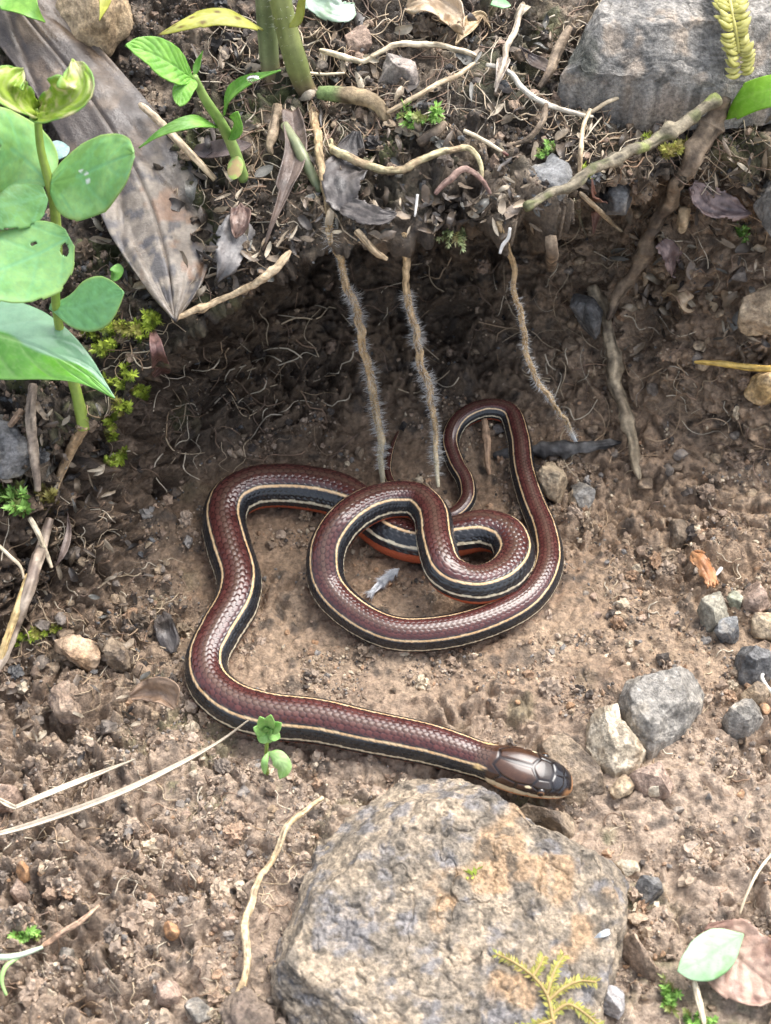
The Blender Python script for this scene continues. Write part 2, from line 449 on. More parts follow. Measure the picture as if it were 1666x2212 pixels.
def make_snake():
    sc0 = mpp(at_z(833, 1300, 0.0))
    ctr = []
    for (px, py, wd, hr, roll) in SN:
        r = wd / 2 * sc0 * 1.0
        z0 = 0.0
        for k in range(8):
            p = at_z(px, py, z0 + hr * r)
            z0 = 0.5 * z0 + 0.5 * gzs(p[0], p[1], r * 0.8)
        rr = wd / 2 * mpp(p)
        ctr.append([p[0], p[1], z0, rr, hr, math.radians(roll)])
    ctr = np.array(ctr)
    zs = ctr[:, 2].copy()
    for k in range(2):
        zs[1:-1] = 0.25 * zs[:-2] + 0.5 * zs[1:-1] + 0.25 * zs[2:]
    ctr[:, 2] = zs + ctr[:, 3] * ctr[:, 4]
    L0 = 1900
    C = crspline(ctr, L0)
    # head: straight on from the neck to the snout
    nose = at_z(1236, 1697, C[0, 2] - 0.0032)
    neck = C[0, :3]
    hl = np.linalg.norm(nose - neck)
    seglen = np.linalg.norm(np.diff(C[:, :3], axis=0), axis=1)
    s_body = np.concatenate([[0], np.cumsum(seglen)])
    th = np.linspace(0, 1, 130) ** 1.6          # 0 at the snout
    tdir = unit(C[0, :3] - C[14, :3])
    ctrl1 = neck + tdir * hl * 0.45
    tt = 1 - th[:-1]
    hp = ((1 - tt) ** 2)[:, None] * neck + (2 * tt * (1 - tt))[:, None] * ctrl1 + (tt ** 2)[:, None] * nose
    P = np.vstack([hp, C[:, :3]])
    s = np.concatenate([[0], np.cumsum(np.linalg.norm(np.diff(P, axis=0), axis=1))])
    HL = s[len(hp)]                              # head length
    R = np.concatenate([np.full(len(hp), C[0, 3]), C[:, 3]])
    roll = np.concatenate([np.full(len(hp), C[0, 5]), C[:, 5]])
    T = unit(np.gradient(P, axis=0))
    upv = np.tile(np.array([0, 0, 1.0]), (len(P), 1))
    S = unit(np.cross(T, upv))                   # side
    N = unit(np.cross(S, T))
    # smooth the frames
    ker = np.hanning(31); ker /= ker.sum()
    for A in (S, N):
        for k in range(3):
            A[:, k] = np.convolve(np.pad(A[:, k], 15, 'edge'), ker, 'valid')
    S = unit(S - T * np.sum(S * T, 1)[:, None]); N = unit(np.cross(S, T))
    cr, sr = np.cos(roll)[:, None], np.sin(roll)[:, None]
    Nr = N * cr + S * sr
    Sr = S * cr - N * sr
    nt_ = 156
    theta = np.linspace(-math.pi, math.pi, nt_, endpoint=False)
    f = s / HL                                   # 0 snout .. 1 neck
    ishead = f < 1.25
    # head plan: half width and height relative to neck radius
    fk = [0, .015, .05, .10, .18, .30, .45, .60, .75, .90, 1.0, 1.15, 1.3]
    wk = [0, .32, .56, .72, .88, 1.02, 1.13, 1.19, 1.20, 1.14, 1.06, 1.0, 1.0]
    hk = [0, .22, .40, .54, .68, .82, .91, .95, .97, .98, .98, 1.0, 1.0]
    bk = [0, .18, .34, .44, .52, .58, .62, .66, .72, .82, .90, .96, 1.0]
    wid = np.interp(f, fk, wk); hei = np.interp(f, fk, hk); bot = np.interp(f, fk, bk)
    body = f > 1.0
    TH = np.broadcast_to(theta, (len(P), nt_))
    FF = np.broadcast_to(f[:, None], TH.shape)
    SS = np.broadcast_to((s - HL)[:, None], TH.shape)
    RR = np.broadcast_to(R[:, None], TH.shape)
    # cross section: belly slightly flattened
    hgt = np.where(np.cos(TH) > 0, hei[:, None], bot[:, None])
    flat = 1 - 0.10 * np.clip(-np.cos(TH), 0, 1) ** 2 * sstep(0.9, 1.3, FF)
    hb = sstep(1.15, 0.7, FF)                    # squarer head with a flat crown
    ct, st = np.cos(TH), np.sin(TH)
    ex = 1 - 0.22 * hb
    cx = np.sign(st) * np.abs(st) ** ex * wid[:, None]
    cy = np.sign(ct) * np.abs(ct) ** ex * hgt * flat
    # ---- scales
    dlt = math.radians(13.2)
    Lsc = 0.00160 * np.clip(R / 0.005, 0.35, 1.1)
    acc = np.concatenate([[0], np.cumsum(np.diff(s) / (0.5 * (Lsc[1:] + Lsc[:-1])))])
    A_ = np.broadcast_to(acc[:, None], TH.shape).ravel()
    Q_ = (TH / dlt).ravel()
    best = np.full(A_.size, 1e9); bh = np.zeros(A_.size); bq = np.ones(A_.size); bid = np.zeros(A_.size); brow = np.zeros(A_.size)
    k0 = np.floor(Q_)
    for dk in (-1, 0, 1, 2):
        k = k0 + dk
        off = 0.5 * (np.abs(k) % 2)
        n0 = np.floor(A_ - off)
        for dn in (-1, 0, 1):
            ca = n0 + dn + off + 0.5
            da = A_ - ca; dq = Q_ - k
            q2 = np.sqrt((np.where(da > 0, da / 0.80, da / 1.0)) ** 2 + (dq / 0.66) ** 2)
            ins = (q2 < 1) & (ca < best)
            best = np.where(ins, ca, best)
            bh = np.where(ins, (da + 0.9) / 1.7, bh)
            bq = np.where(ins, q2, bq)
            bid = np.where(ins, (np.abs(np.sin(ca * 127.1 + k * 311.7)) * 43758.5) % 1, bid)
            brow = np.where(ins, k, brow)
    shp = TH.shape
    bh, bq, bid, brow = [a.reshape(shp) for a in (bh, bq, bid, brow)]
    deg = np.degrees(np.abs(TH))
    scal = sstep(1.0, 1.12, FF) * (1 - sstep(112, 122, deg))
    edge = sstep(0.70, 1.0, bq)
    disp = scal * (0.00020 * (bh - 0.5) - 0.00016 * edge) * np.clip(RR / 0.005, 0.2, 1)
    # ---- crown plates of the head
    lat = np.degrees(TH) / 80.0
    segs = []
    def line(*pts):
        for a, b in zip(pts[:-1], pts[1:]):
            segs.append((a, b))
            segs.append(((a[0], -a[1]), (b[0], -b[1])))
    line((0.93, 0), (0.58, 0)); line((0.58, 0), (0.50, 0.33), (0.36, 0.30), (0.33, 0.0)); line((0.50, 0.33), (0.55, 0.62), (0.46, 0.80))
    line((0.36, 0.30), (0.32, 0.62), (0.36, 0.8)); line((0.33, 0), (0.19, 0)); line((0.19, 0), (0.19, 0.35), (0.24, 0.7)); line((0.19, 0), (0.09, 0)); line((0.09, 0), (0.10, 0.55))
    line((0.93, 0), (0.96, 0.30), (0.86, 0.55), (0.70, 0.66), (0.55, 0.62)); line((0.70, 0.66), (0.72, 1.15)); line((0.86, 0.55), (0.93, 0.85), (0.92, 1.2)); line((0.55, 0.95), (0.56, 1.25)); line((0.55, 0.95), (0.72, 0.95))
    line((0.40, 1.0), (0.40, 1.3)); line((0.26, 0.95), (0.25, 1.28)); line((0.12, 1.22), (0.3, 1.3), (0.6, 1.33), (0.9, 1.25))
    dmin = np.full(shp, 9.0)
    hm = ishead
    fx, lx = FF[hm], lat[hm]
    dm = np.full(fx.shape, 9.0)
    for (a, b) in segs:
        ax, ay = a[0] * 2.3, a[1]; bx, by = b[0] * 2.3, b[1]
        px_, py_ = fx * 2.3, lx
        t = np.clip(((px_ - ax) * (bx - ax) + (py_ - ay) * (by - ay)) / max((bx - ax) ** 2 + (by - ay) ** 2, 1e-9), 0, 1)
        dm = np.minimum(dm, np.hypot(px_ - ax - t * (bx - ax), py_ - ay - t * (by - ay)))
    dmin[hm] = dm
    plate = (1 - sstep(0.02, 0.055, dmin)) * (1 - sstep(0.98, 1.06, FF))
    disp = disp - 0.00012 * plate
    # brow ridge and mouth groove
    mouth = np.exp(-((deg - 99) / 3.0) ** 2) * (1 - sstep(0.85, 0.98, FF)) * sstep(0.02, 0.06, FF)
    disp = disp - 0.00022 * mouth
    V = (P[:, None, :] + Sr[:, None, :] * (cx * (RR + disp))[..., None] + Nr[:, None, :] * (cy * (RR + disp))[..., None])
    # ---- colour
    red = mixc((0.055, 0.017, 0.015), (0.090, 0.029, 0.025), bid)
    vert = np.exp(-(brow / 1.1) ** 2) * (1 - sstep(14, 20, deg))
    red = mixc(red, (0.105, 0.066, 0.047), 0.65 * vert)
    red = mixc(red, (0.014, 0.008, 0.009), 0.85 * edge)
    blk = mixc((0.010, 0.0105, 0.012), (0.019, 0.0195, 0.022), bid)
    blk = mixc(blk, (0.045, 0.047, 0.052), 0.35 * edge)
    cream = mixc((0.66, 0.42, 0.21), (0.80, 0.58, 0.34), bid)
    cream = mixc(cream, (0.20, 0.12, 0.07), 0.45 * edge)
    pale = mixc((0.62, 0.52, 0.36), (0.72, 0.64, 0.46), bid)
    orange = np.broadcast_to(np.array((0.40, 0.085, 0.035)), shp + (3,))
    wob = 0.9 * np.sin(best.reshape(shp) * 2.1)
    c = mixc(red, blk, sstep(34.5, 37.0, deg + wob))
    wj = 0.8 * (bid - 0.5)
    st1 = sstep(39.0, 40.4, deg + wj) * (1 - sstep(45.6, 47.0, deg + wj))
    c = mixc(c, cream, st1)
    st2 = sstep(80.5, 82, deg + wob) * (1 - sstep(87.5, 89, deg + wob))
    c = mixc(c, pale, st2)
    dots = sstep(89, 91, deg) * (1 - sstep(101, 104, deg))
    c = mixc(c, orange, sstep(104, 107, deg))
    c = mixc(c, (0.03, 0.02, 0.02), dots * 0.8 * (0.5 + 0.5 * np.sign(np.sin(A_.reshape(shp) * math.pi))))
    # head colours
    hz = 1 - sstep(1.0, 1.04, FF)
    crown = mixc((0.062, 0.030, 0.018), (0.036, 0.027, 0.022), sstep(0.62, 0.42, FF))
    crown = crown * (0.75 + 0.5 * fbm(np.stack([FF * 9, lat * 4, 0 * lat], -1).reshape(-1, 3), 77, 3).reshape(shp)[..., None] + 0.1)
    crown = mixc(crown, (0.014, 0.013, 0.016), sstep(0.42, 0.28, FF))
    crown = mixc(crown, (0.022, 0.013, 0.012), sstep(56, 68, deg) * sstep(0.70, 0.5, FF))
    crown = mixc(crown, (0.34, 0.17, 0.075), sstep(0.20, 0.12, FF) * sstep(30, 60, deg))
    crown = mixc(crown, (0.30, 0.15, 0.07), sstep(0.09, 0.05, FF))
    crown = mixc(crown, (0.010, 0.008, 0.008), plate * 0.85)
    lab = sstep(80, 84, deg + 8 * sstep(0.5, 0.9, FF)) * (1 - sstep(97, 100, deg))
    crown = mixc(crown, (0.70, 0.60, 0.42), lab * sstep(0.06, 0.13, FF))
    crown = mixc(crown, (0.62, 0.30, 0.16), sstep(99, 102, deg))
    for (ff, dd, rf, rd) in ((0.58, 57, 0.04, 5), (0.42, 60, 0.02, 4)):
        sp = 1 - sstep(0.7, 1.0, np.sqrt(((FF - ff) / rf) ** 2 + ((deg - dd) / rd) ** 2))
        crown = mixc(crown, (0.72, 0.60, 0.38), sp)
    c = mixc(c, crown, hz)
    nape = np.exp(-((FF - 1.14) / 0.06) ** 2) * sstep(36, 40, deg) * (1 - sstep(52, 57, deg))
    c = mixc(c, (0.72, 0.50, 0.22), nape * 0.9 * (1 - 0.3 * edge))
    nb = sstep(1.30, 1.12, FF) * (1 - sstep(36, 40, deg)) * (1 - hz)
    c = mixc(c, mixc((0.085, 0.05, 0.035), (0.02, 0.014, 0.012), edge), nb * 0.8)
    nv = V.reshape(-1, 3)
    F = grid_faces(len(P), nt_, True)
    # close the tail
    o = obj('snake', nv, [F], c.reshape(-1, 3), M_SNAKE)
    tag(o, 'small coiled snake with maroon back, cream stripes and dark flanks on bare soil', 'snake')
    ga = o.data.attributes.new('gloss', 'FLOAT', 'POINT')
    gl = 0.22 - 0.08 * (1 - sstep(0.95, 1.2, FF)) + 0.05 * (bid - 0.5)
    ga.data.foreach_set('value', gl.ravel().astype(np.float32))
    # eyes
    i = int(np.argmin(np.abs(f - 0.43)))
    for sg in (1, -1):
        a = math.radians(70) * sg
        hx, hy = math.copysign(abs(math.sin(a)) ** 0.78, sg) * wid[i], math.cos(a) ** 0.78 * hei[i]
        ce = P[i] + Sr[i] * hx * R[i] * 0.93 + Nr[i] * hy * R[i] * 0.93
        out = unit(Sr[i] * sg * 0.95 + Nr[i] * 0.3)
        V2, F2 = uvball(0.00095, 14, 20)
        rad = unit(V2) @ out
        V2 = V2 + ce
        ec = mixc((0.012, 0.010, 0.010), (0.16, 0.075, 0.03), sstep(0.86, 0.80, rad) * sstep(0.60, 0.68, rad))
        e = obj('eye', V2, F2, ec, M_EYE, o)
    return o, P, R
def uvball(r, nu, nv):
    u = np.linspace(0, math.pi, nu)[:, None]
    v = np.linspace(0, 2 * math.pi, nv, endpoint=False)[None, :]
    V = np.stack([r * np.sin(u) * np.cos(v), r * np.sin(u) * np.sin(v), r * np.cos(u) + 0 * v], -1).reshape(-1, 3)
    return V, grid_faces(nu, nv, True)
M_EYE = vmat('eye_gloss', 0.06, 0.6, 0.0, var=0.0)
snake, SNP, SNR = make_snake()
# ------------------------------------------------------------------ stones
def icosphere(level):
    t = (1 + 5 ** 0.5) / 2
    V = unit(np.array([(-1, t, 0), (1, t, 0), (-1, -t, 0), (1, -t, 0), (0, -1, t), (0, 1, t), (0, -1, -t), (0, 1, -t), (t, 0, -1), (t, 0, 1), (-t, 0, -1), (-t, 0, 1)], float))
    F = np.array([(0, 11, 5), (0, 5, 1), (0, 1, 7), (0, 7, 10), (0, 10, 11), (1, 5, 9), (5, 11, 4), (11, 10, 2), (10, 7, 6), (7, 1, 8),
                  (3, 9, 4), (3, 4, 2), (3, 2, 6), (3, 6, 8), (3, 8, 9), (4, 9, 5), (2, 4, 11), (6, 2, 10), (8, 6, 7), (9, 8, 1)])
    for _ in range(level):
        e = np.sort(np.concatenate([F[:, [0, 1]], F[:, [1, 2]], F[:, [2, 0]]]), 1)
        ue, inv = np.unique(e, axis=0, return_inverse=True)
        inv = inv.reshape(-1)
        mid = unit(V[ue[:, 0]] + V[ue[:, 1]])
        n = len(V); m = len(F)
        V = np.vstack([V, mid])
        a, b, c = inv[:m] + n, inv[m:2 * m] + n, inv[2 * m:] + n
        F = np.vstack([np.stack([F[:, 0], a, c], 1), np.stack([F[:, 1], b, a], 1), np.stack([F[:, 2], c, b], 1), np.stack([a, b, c], 1)])
    return V, F
ICO = {k: icosphere(k) for k in (0, 1, 2, 3, 4, 5, 6)}

def rock_colour(p, pal, seed, sc=1.0):
    c = mixc(pal[0], pal[1], sstep(-0.35, 0.35, fbm(p * 130 * sc, seed, 4)))
    if len(pal) > 2:
        c = mixc(c, pal[2], sstep(0.05, 0.4, fbm(p * 210 * sc, seed + 5, 4)) * 0.85)
    if len(pal) > 3:
        c = mixc(c, pal[3], sstep(0.22, 0.4, fbm(p * 75 * sc, seed + 9, 3)))
    sp = fbm(p * 900, seed + 3, 2)
    c = c * (1 + 0.5 * sp)[:, None]
    c = mixc(c, np.array(pal[0]) * 0.45, 0.7 * sstep(0.18, 0.42, fbm(p * 420, seed + 13, 3)))
    return mixc(c, np.minimum(np.array(pal[1]) * 1.35, 0.8), 0.35 * sstep(0.2, 0.45, fbm(p * 520, seed + 14, 3)))

def rock(name, outline, H, pal, seed=0, lvl=4, nf=13, tilt=(0, 0), rough=1.0, mat=None, sink=0.45, box=0.55, soften=0.0, parent=None):
    """a stone whose plan is measured in the photo grid; H is its height over the ground in metres"""
    rng = np.random.default_rng(seed + 11)
    out = np.array(outline, float)
    cx, cy = out.mean(0)
    zs = np.mean([G(a, b)[0][2] for a, b in (out * 0.6 + np.array([cx, cy]) * 0.4)])
    zc = zs + H * 0.35
    pl = np.array([at_z(a, b, zc) for a, b in out])
    C = pl.mean(0)
    d = pl - C
    ang = np.arctan2(d[:, 1], d[:, 0]); rad = np.hypot(d[:, 0], d[:, 1])
    o_ = np.argsort(ang); ang, rad = ang[o_], rad[o_]
    ang = np.concatenate([ang - 2 * math.pi, ang, ang + 2 * math.pi]); rad = np.tile(rad, 3)
    U, F = ICO[lvl]
    phi = np.arctan2(U[:, 1], U[:, 0])
    Rr = np.interp(phi, ang, rad)
    rm = rad.mean()
    cosE = np.hypot(U[:, 0], U[:, 1]); sinE = U[:, 2]
    rr = Rr * cosE ** box
    zz = np.where(sinE > 0, 1.0, sink / 0.65 + 0.3) * np.sign(sinE) * np.abs(sinE) ** (box + 0.15) * H * 0.65
    p = np.stack([rr * np.cos(phi), rr * np.sin(phi), zz], 1)
    p[:, 2] += (p[:, 0] * tilt[0] + p[:, 1] * tilt[1]) * (sinE > -0.2)
    sz = np.array([rm, rm, max(H, rm * 0.3)])
    for k in range(nf):
        m = unit(rng.normal(size=3) * np.array([1, 1, 0.9]) + np.array([0, 0, 0.35]))
        sup = (p @ m).max()
        dd = sup * (rng.uniform(0.80, 0.95) if lvl == 6 else rng.uniform(0.52, 0.85))
        ov = np.maximum(0, p @ m - dd)
        p = p - ov[:, None] * m * (0.93 - soften)
    q = p + C
    nrm = unit(p / (sz ** 2))
    k = rm
    q = q + nrm * (rough * k * ((0.03 if lvl == 6 else 0.06) * fbm(q / k * 1.3, seed, 3) + (0.03 if lvl == 6 else 0.06) * fbm(q / k * 4, seed + 1, 3) + 0.035 * fbm(q / k * 12, seed + 2, 3)))[:, None]
    if lvl == 5: rough *= 0.5
    if lvl >= 5:
        rid = 1 - np.abs(fbm(q / k * 3.1, seed + 7, 3))
        q = q - nrm * (rough * k * (0.05 if lvl == 6 else 0.10) * sstep(0.86, 1.0, rid))[:, None]
        q = q + nrm * (rough * k * 0.014 * fbm(q / k * 34, seed + 8, 3))[:, None]
    if lvl == 6:
        q = q + nrm * (k * (0.012 * fbm(q / k * 70, seed + 21, 3) - 0.035 * sstep(0.93, 1.0, 1 - np.abs(fbm(q / k * 5.3, seed + 22, 4))) + 0.03 * (np.floor(fbm(q / k * 2.2, seed + 23, 3) * 7) / 7)))[:, None]
    c = rock_colour(q, pal, seed, 0.0084 / max(rm, 0.002) * (2.6 if lvl == 6 else 1.0))
    return obj(name, q, F, c, mat or M_STONE, parent)

def slab(name, outline, H, pal, seed=0, tilt=(0, 0), K=9, slopes=(0.5, 1.6), rough=1.0, mat=None, nr=90, na=200, csc=1.0):
    """an angular embedded stone: flat tilted top cut by straight chamfers, plan measured in the photo grid"""
    rng = np.random.default_rng(seed + 5)
    out = np.array(outline, float)
    c0 = out.mean(0)
    zs = np.mean([G(a, b)[0][2] for a, b in (out * 0.75 + c0 * 0.25)])
    pl = np.array([at_z(a, b, zs + H * 0.35) for a, b in out])[:, :2]
    C = pl.mean(0); d = pl - C
    # closed outline resampled evenly
    dd = np.vstack([d, d[:1]])
    L = np.concatenate([[0], np.cumsum(np.linalg.norm(np.diff(dd, axis=0), axis=1))])
    t = np.linspace(0, L[-1], na, endpoint=False)
    B = np.stack([np.interp(t, L, dd[:, k]) for k in (0, 1)], 1)
    rm = np.linalg.norm(B, axis=1).mean()
    rho = np.concatenate([np.linspace(0.0, 0.86, nr - nr // 4), np.linspace(0.87, 1.0, nr // 4)])
    XY = rho[:, None, None] * B[None]
    x, y = XY[..., 0], XY[..., 1]
    h = H + x * tilt[0] + y * tilt[1]
    n3 = np.stack([x + C[0], y + C[1], 0 * x], -1).reshape(-1, 3)
    wv = (0.10 * rm * fbm(n3 / rm * 2.2, seed, 3)).reshape(x.shape)
    for k in range(K):
        an = 2 * math.pi * (k + rng.uniform(-0.35, 0.35)) / K
        nv = np.array([math.cos(an), math.sin(an)])
        D_ = (B @ nv).max() * rng.uniform(0.88, 1.02)
        h = np.minimum(h, 0.3 * H + rng.uniform(*slopes) * (D_ - (x * nv[0] + y * nv[1]) + wv))
    edge = (1 - rho)[:, None] * np.linalg.norm(B, axis=1)[None]
    h = np.minimum(h, edge * 5.0 + 0.25 * H)
    q = np.stack([x + C[0], y + C[1], zs + h], -1).reshape(-1, 3)
    gx, gy = np.gradient(q.reshape(x.shape + (3,)), axis=0), np.gradient(q.reshape(x.shape + (3,)), axis=1)
    nrm = unit(np.cross(gx, gy).reshape(-1, 3)); nrm = np.where(nrm[:, 2:3] < 0, -nrm, nrm)
    nrm = unit(nrm + np.array([0, 0, 0.6]))
    k = rm
    fl = fbm(q / k * 3.2, seed + 3, 3)
    dis = 0.035 * fbm(q / k * 2.6, seed + 1, 3) + 0.03 * (np.floor(fl * 6) + sstep(0.6, 1.0, (fl * 6) % 1)) / 6
    dis += 0.030 * fbm(q / k * 9, seed + 2, 4) + 0.012 * fbm(q / k * 30, seed + 4, 3)
    dis -= 0.016 * sstep(0.95, 1.0, 1 - np.abs(fbm(q / k * 4.1, seed + 6, 4)))
    q = q + nrm * (rough * k * dis)[:, None]
    q.reshape(x.shape + (3,))[-1, :, 2] = zs - 0.006
    c = rock_colour(q, pal, seed, csc)
    return obj(name, q, grid_faces(nr, na, True), c, mat or M_STONE)

GREY = [(0.15, 0.138, 0.12), (0.25, 0.23, 0.20), (0.33, 0.29, 0.235)]
DGREY = [(0.09, 0.088, 0.085), (0.165, 0.16, 0.155), (0.24, 0.22, 0.19)]
BLUE = [(0.115, 0.115, 0.115), (0.20, 0.20, 0.195), (0.27, 0.245, 0.21)]
TAN = [(0.30, 0.22, 0.14), (0.42, 0.33, 0.22), (0.22, 0.17, 0.12)]
PALE = [(0.46, 0.385, 0.28), (0.60, 0.52, 0.40), (0.34, 0.26, 0.17)]
BROWN = [(0.15, 0.11, 0.075), (0.25, 0.19, 0.13), (0.11, 0.085, 0.065)]
PINK = [(0.31, 0.22, 0.165), (0.39, 0.285, 0.22), (0.23, 0.165, 0.125)]
ORNG = [(0.36, 0.19, 0.09), (0.46, 0.27, 0.14), (0.26, 0.15, 0.09)]
BIGP = [(0.185, 0.155, 0.12), (0.34, 0.272, 0.195), (0.19, 0.18, 0.178), (0.33, 0.225, 0.135)]

def thing_rock(name, outline, H, pal, label, cat='stone', group=None, **k):
    o = rock(name, outline, H, pal, **k)
    return tag(o, label, cat, group)

def thing_slab(name, outline, H, pal, label, cat='stone', group=None, **k):
    return tag(slab(name, outline, H, pal, **k), label, cat, group)

thing_slab('boulder', [(890, 1668), (1007, 1690), (1050, 1716), (1130, 1765), (1212, 1805), (1298, 1858), (1363, 1890), (1363, 1950), (1352, 2020), (1334, 2092),
     (1310, 2200), (1290, 2330), (1000, 2400), (760, 2330), (640, 2200), (593, 2146), (585, 2096), (601, 2018), (630, 1950), (667, 1869), (680, 1800), (740, 1760), (820, 1705)], 0.0125, BIGP,
     'big flat weathered tan and grey rock beside the snake\'s head', 'rock', seed=4, tilt=(-0.05, 0.13), K=8, slopes=(0.7, 2.2), mat=M_ROCK, nr=230, na=480, rough=1.0, csc=1.2)
thing_slab('stone', [(1336, 1500), (1355, 1468), (1430, 1470), (1500, 1465), (1527, 1490), (1520, 1520), (1480, 1575), (1410, 1618), (1365, 1595), (1345, 1540)], 0.009, GREY,
     'angular grey stone, the largest loose one past the snake\'s snout', seed=21, tilt=(0.05, 0.2), K=7, slopes=(1.2, 3.0))
thing_slab('stone', [(1268, 1560), (1300, 1520), (1325, 1530), (1345, 1580), (1400, 1615), (1385, 1645), (1330, 1672), (1290, 1650), (1268, 1610)], 0.008, PALE,
     'pale cream speckled stone leaning against the angular grey stone', seed=22, tilt=(-0.1, 0.2), K=6, slopes=(1.2, 3.0))
thing_slab('stone', [(1160, 1612), (1210, 1600), (1255, 1605), (1300, 1655), (1308, 1705), (1250, 1730), (1190, 1722), (1160, 1680)], 0.005, BROWN,
     'layered brown stone right behind the snake\'s snout', seed=23, tilt=(0.0, 0.15), K=6, slopes=(1.2, 3.0))
thing_rock('stone', [(1310, 1692), (1340, 1678), (1372, 1702), (1360, 1722), (1312, 1720)], 0.004, TAN, 'small flat tan stone touching the brown stone by the snout', seed=24, lvl=4)
thing_slab('stone', [(1350, 1682), (1385, 1655), (1420, 1650), (1455, 1690), (1450, 1712), (1390, 1707)], 0.005, PINK, 'pinkish wedge shaped stone below the pale cream stone', seed=25, tilt=(0.0, 0.15), K=6, slopes=(1.2, 3.0))
thing_rock('pebble', [(1398, 1700), (1414, 1694), (1430, 1702), (1428, 1716), (1408, 1718)], 0.0035, PALE, 'tiny whitish pebble in front of the pinkish wedge stone', 'pebble', seed=26, lvl=3)
thing_rock('stone', [(1510, 1313), (1528, 1281), (1553, 1270), (1574, 1295), (1571, 1331), (1535, 1349), (1513, 1338)], 0.008, [(0.24, 0.22, 0.17), (0.34, 0.31, 0.24), (0.2, 0.18, 0.14)], 'olive grey blocky stone under the orange leaf scrap', seed=27, lvl=4)
thing_rock('stone', [(1576, 1272), (1592, 1280), (1604, 1312), (1578, 1318)], 0.004, [(0.33, 0.33, 0.24), (0.42, 0.42, 0.32)], 'thin pale green stone flake beside the olive blocky stone', seed=28, lvl=3)
thing_rock('stone', [(1598, 1277), (1628, 1265), (1662, 1281), (1658, 1313), (1628, 1338), (1606, 1328)], 0.006, PINK, 'pinkish brown stone next to the pale green flake', seed=29, lvl=4)
thing_rock('stone', [(1531, 1352), (1560, 1345), (1608, 1347), (1602, 1374), (1570, 1378)], 0.005, BLUE, 'flat bluish grey stone below the olive blocky stone', seed=30, lvl=4)
thing_rock('stone', [(1624, 1346), (1640, 1327), (1680, 1325), (1688, 1376), (1640, 1372)], 0.006, TAN, 'tan lumpy stone above the dark slate stone', seed=31, lvl=4)
thing_slab('stone', [(1590, 1412), (1603, 1392), (1642, 1408), (1690, 1425), (1690, 1456), (1620, 1470), (1599, 1458)], 0.007, DGREY, 'dark slate grey stone beside a curled white thread', seed=32, tilt=(0.0, 0.15), K=6, slopes=(1.2, 3.0))
thing_slab('stone', [(1600, 1497), (1640, 1472), (1668, 1498), (1655, 1525), (1605, 1517)], 0.004, TAN, 'flat tan stone below the dark slate stone', seed=33, tilt=(0.0, 0.1), K=6, slopes=(1.2, 3.0))
thing_slab('stone', [(1562, 1548), (1590, 1520), (1640, 1525), (1652, 1552), (1620, 1580), (1576, 1574)], 0.005, GREY, 'flat grey brown stone next to the angular grey stone', seed=34, tilt=(0.0, 0.1), K=6, slopes=(1.2, 3.0))
thing_rock('clod', [(1443, 1150), (1455, 1130), (1480, 1130), (1492, 1155), (1480, 1176), (1455, 1175)], 0.006, BROWN, 'rounded brown soil clod on the slope beside a grey splinter', 'clod', seed=35, lvl=4, rough=1.4)
thing_rock('clod', [(1155, 1012), (1190, 1000), (1235, 1040), (1225, 1068), (1185, 1068), (1160, 1040)], 0.008, TAN, 'tan soil lump under the black stick beside the snake\'s upper loop', 'clod', seed=36, lvl=4, rough=1.4)
thing_rock('stone', [(1240, 1042), (1262, 1035), (1280, 1060), (1272, 1088), (1248, 1085)], 0.005, GREY, 'small upright grey stone next to the tan soil lump', seed=37, lvl=4)
thing_slab('stone', [(1105, 1752), (1140, 1738), (1200, 1748), (1245, 1770), (1242, 1800), (1228, 1816), (1185, 1795), (1130, 1775)], 0.007, BROWN, 'brown wedge stone under the snake\'s chin', seed=38, tilt=(0.1, 0.2), K=6, slopes=(1.2, 3.0))
thing_rock('stone', [(1284, 2122), (1300, 2112), (1340, 2135), (1350, 2165), (1335, 2196), (1315, 2202), (1290, 2178)], 0.006, [(0.34, 0.32, 0.31), (0.46, 0.43, 0.41), (0.2, 0.19, 0.19)], 'pale grey oval stone below the brown wood chip', seed=39, lvl=4)
thing_rock('stone', [(138, -8), (285, -8), (255, 58), (196, 92), (150, 62)], 0.012, [(0.35, 0.25, 0.14), (0.5, 0.38, 0.24), (0.24, 0.17, 0.1)], 'ochre block of stone above the big dead leaf', seed=40, lvl=4)
thing_rock('stone', [(797, 150), (828, 132), (900, 126), (920, 138), (915, 172), (865, 170), (810, 160)], 0.007, [(0.24, 0.2, 0.17), (0.33, 0.28, 0.24), (0.17, 0.15, 0.13)], 'flat topped brown stone under the pale stems', seed=41, lvl=4, box=0.35)
thing_rock('stone', [(738, 92), (760, 74), (800, 70), (806, 92), (775, 108)], 0.005, PINK, 'small pinkish stone between the pale stems and the green stalk', seed=42, lvl=4)
thing_slab('boulder', [(1205, 172), (1250, 110), (1330, 30), (1450, -60), (1720, -80), (1800, 60), (1700, 165), (1590, 180), (1450, 182), (1330, 184), (1250, 188)], 0.016, [(0.15, 0.145, 0.135), (0.27, 0.25, 0.22), (0.33, 0.27, 0.21), (0.09, 0.09, 0.075)], 'large grey boulder on the bank behind the hanging fern sprig', 'rock', seed=43, tilt=(0.0, 0.05), K=8, slopes=(1.2, 3.0), mat=M_ROCK, nr=120, na=260, rough=0.8)
thing_rock('stone', [(1130, 400), (1177, 358), (1220, 326), (1245, 344), (1250, 376), (1247, 420), (1220, 456), (1177, 442)], 0.005, BLUE, 'blue grey stone crossed by the mossy twig', seed=44, lvl=4, sink=0.1)
thing_rock('stone', [(1298, 400), (1327, 367), (1356, 387), (1368, 430), (1349, 460), (1313, 462)], 0.008, BLUE, 'blue grey stone beside the reddish dead leaf', seed=45, lvl=4, sink=0.1)
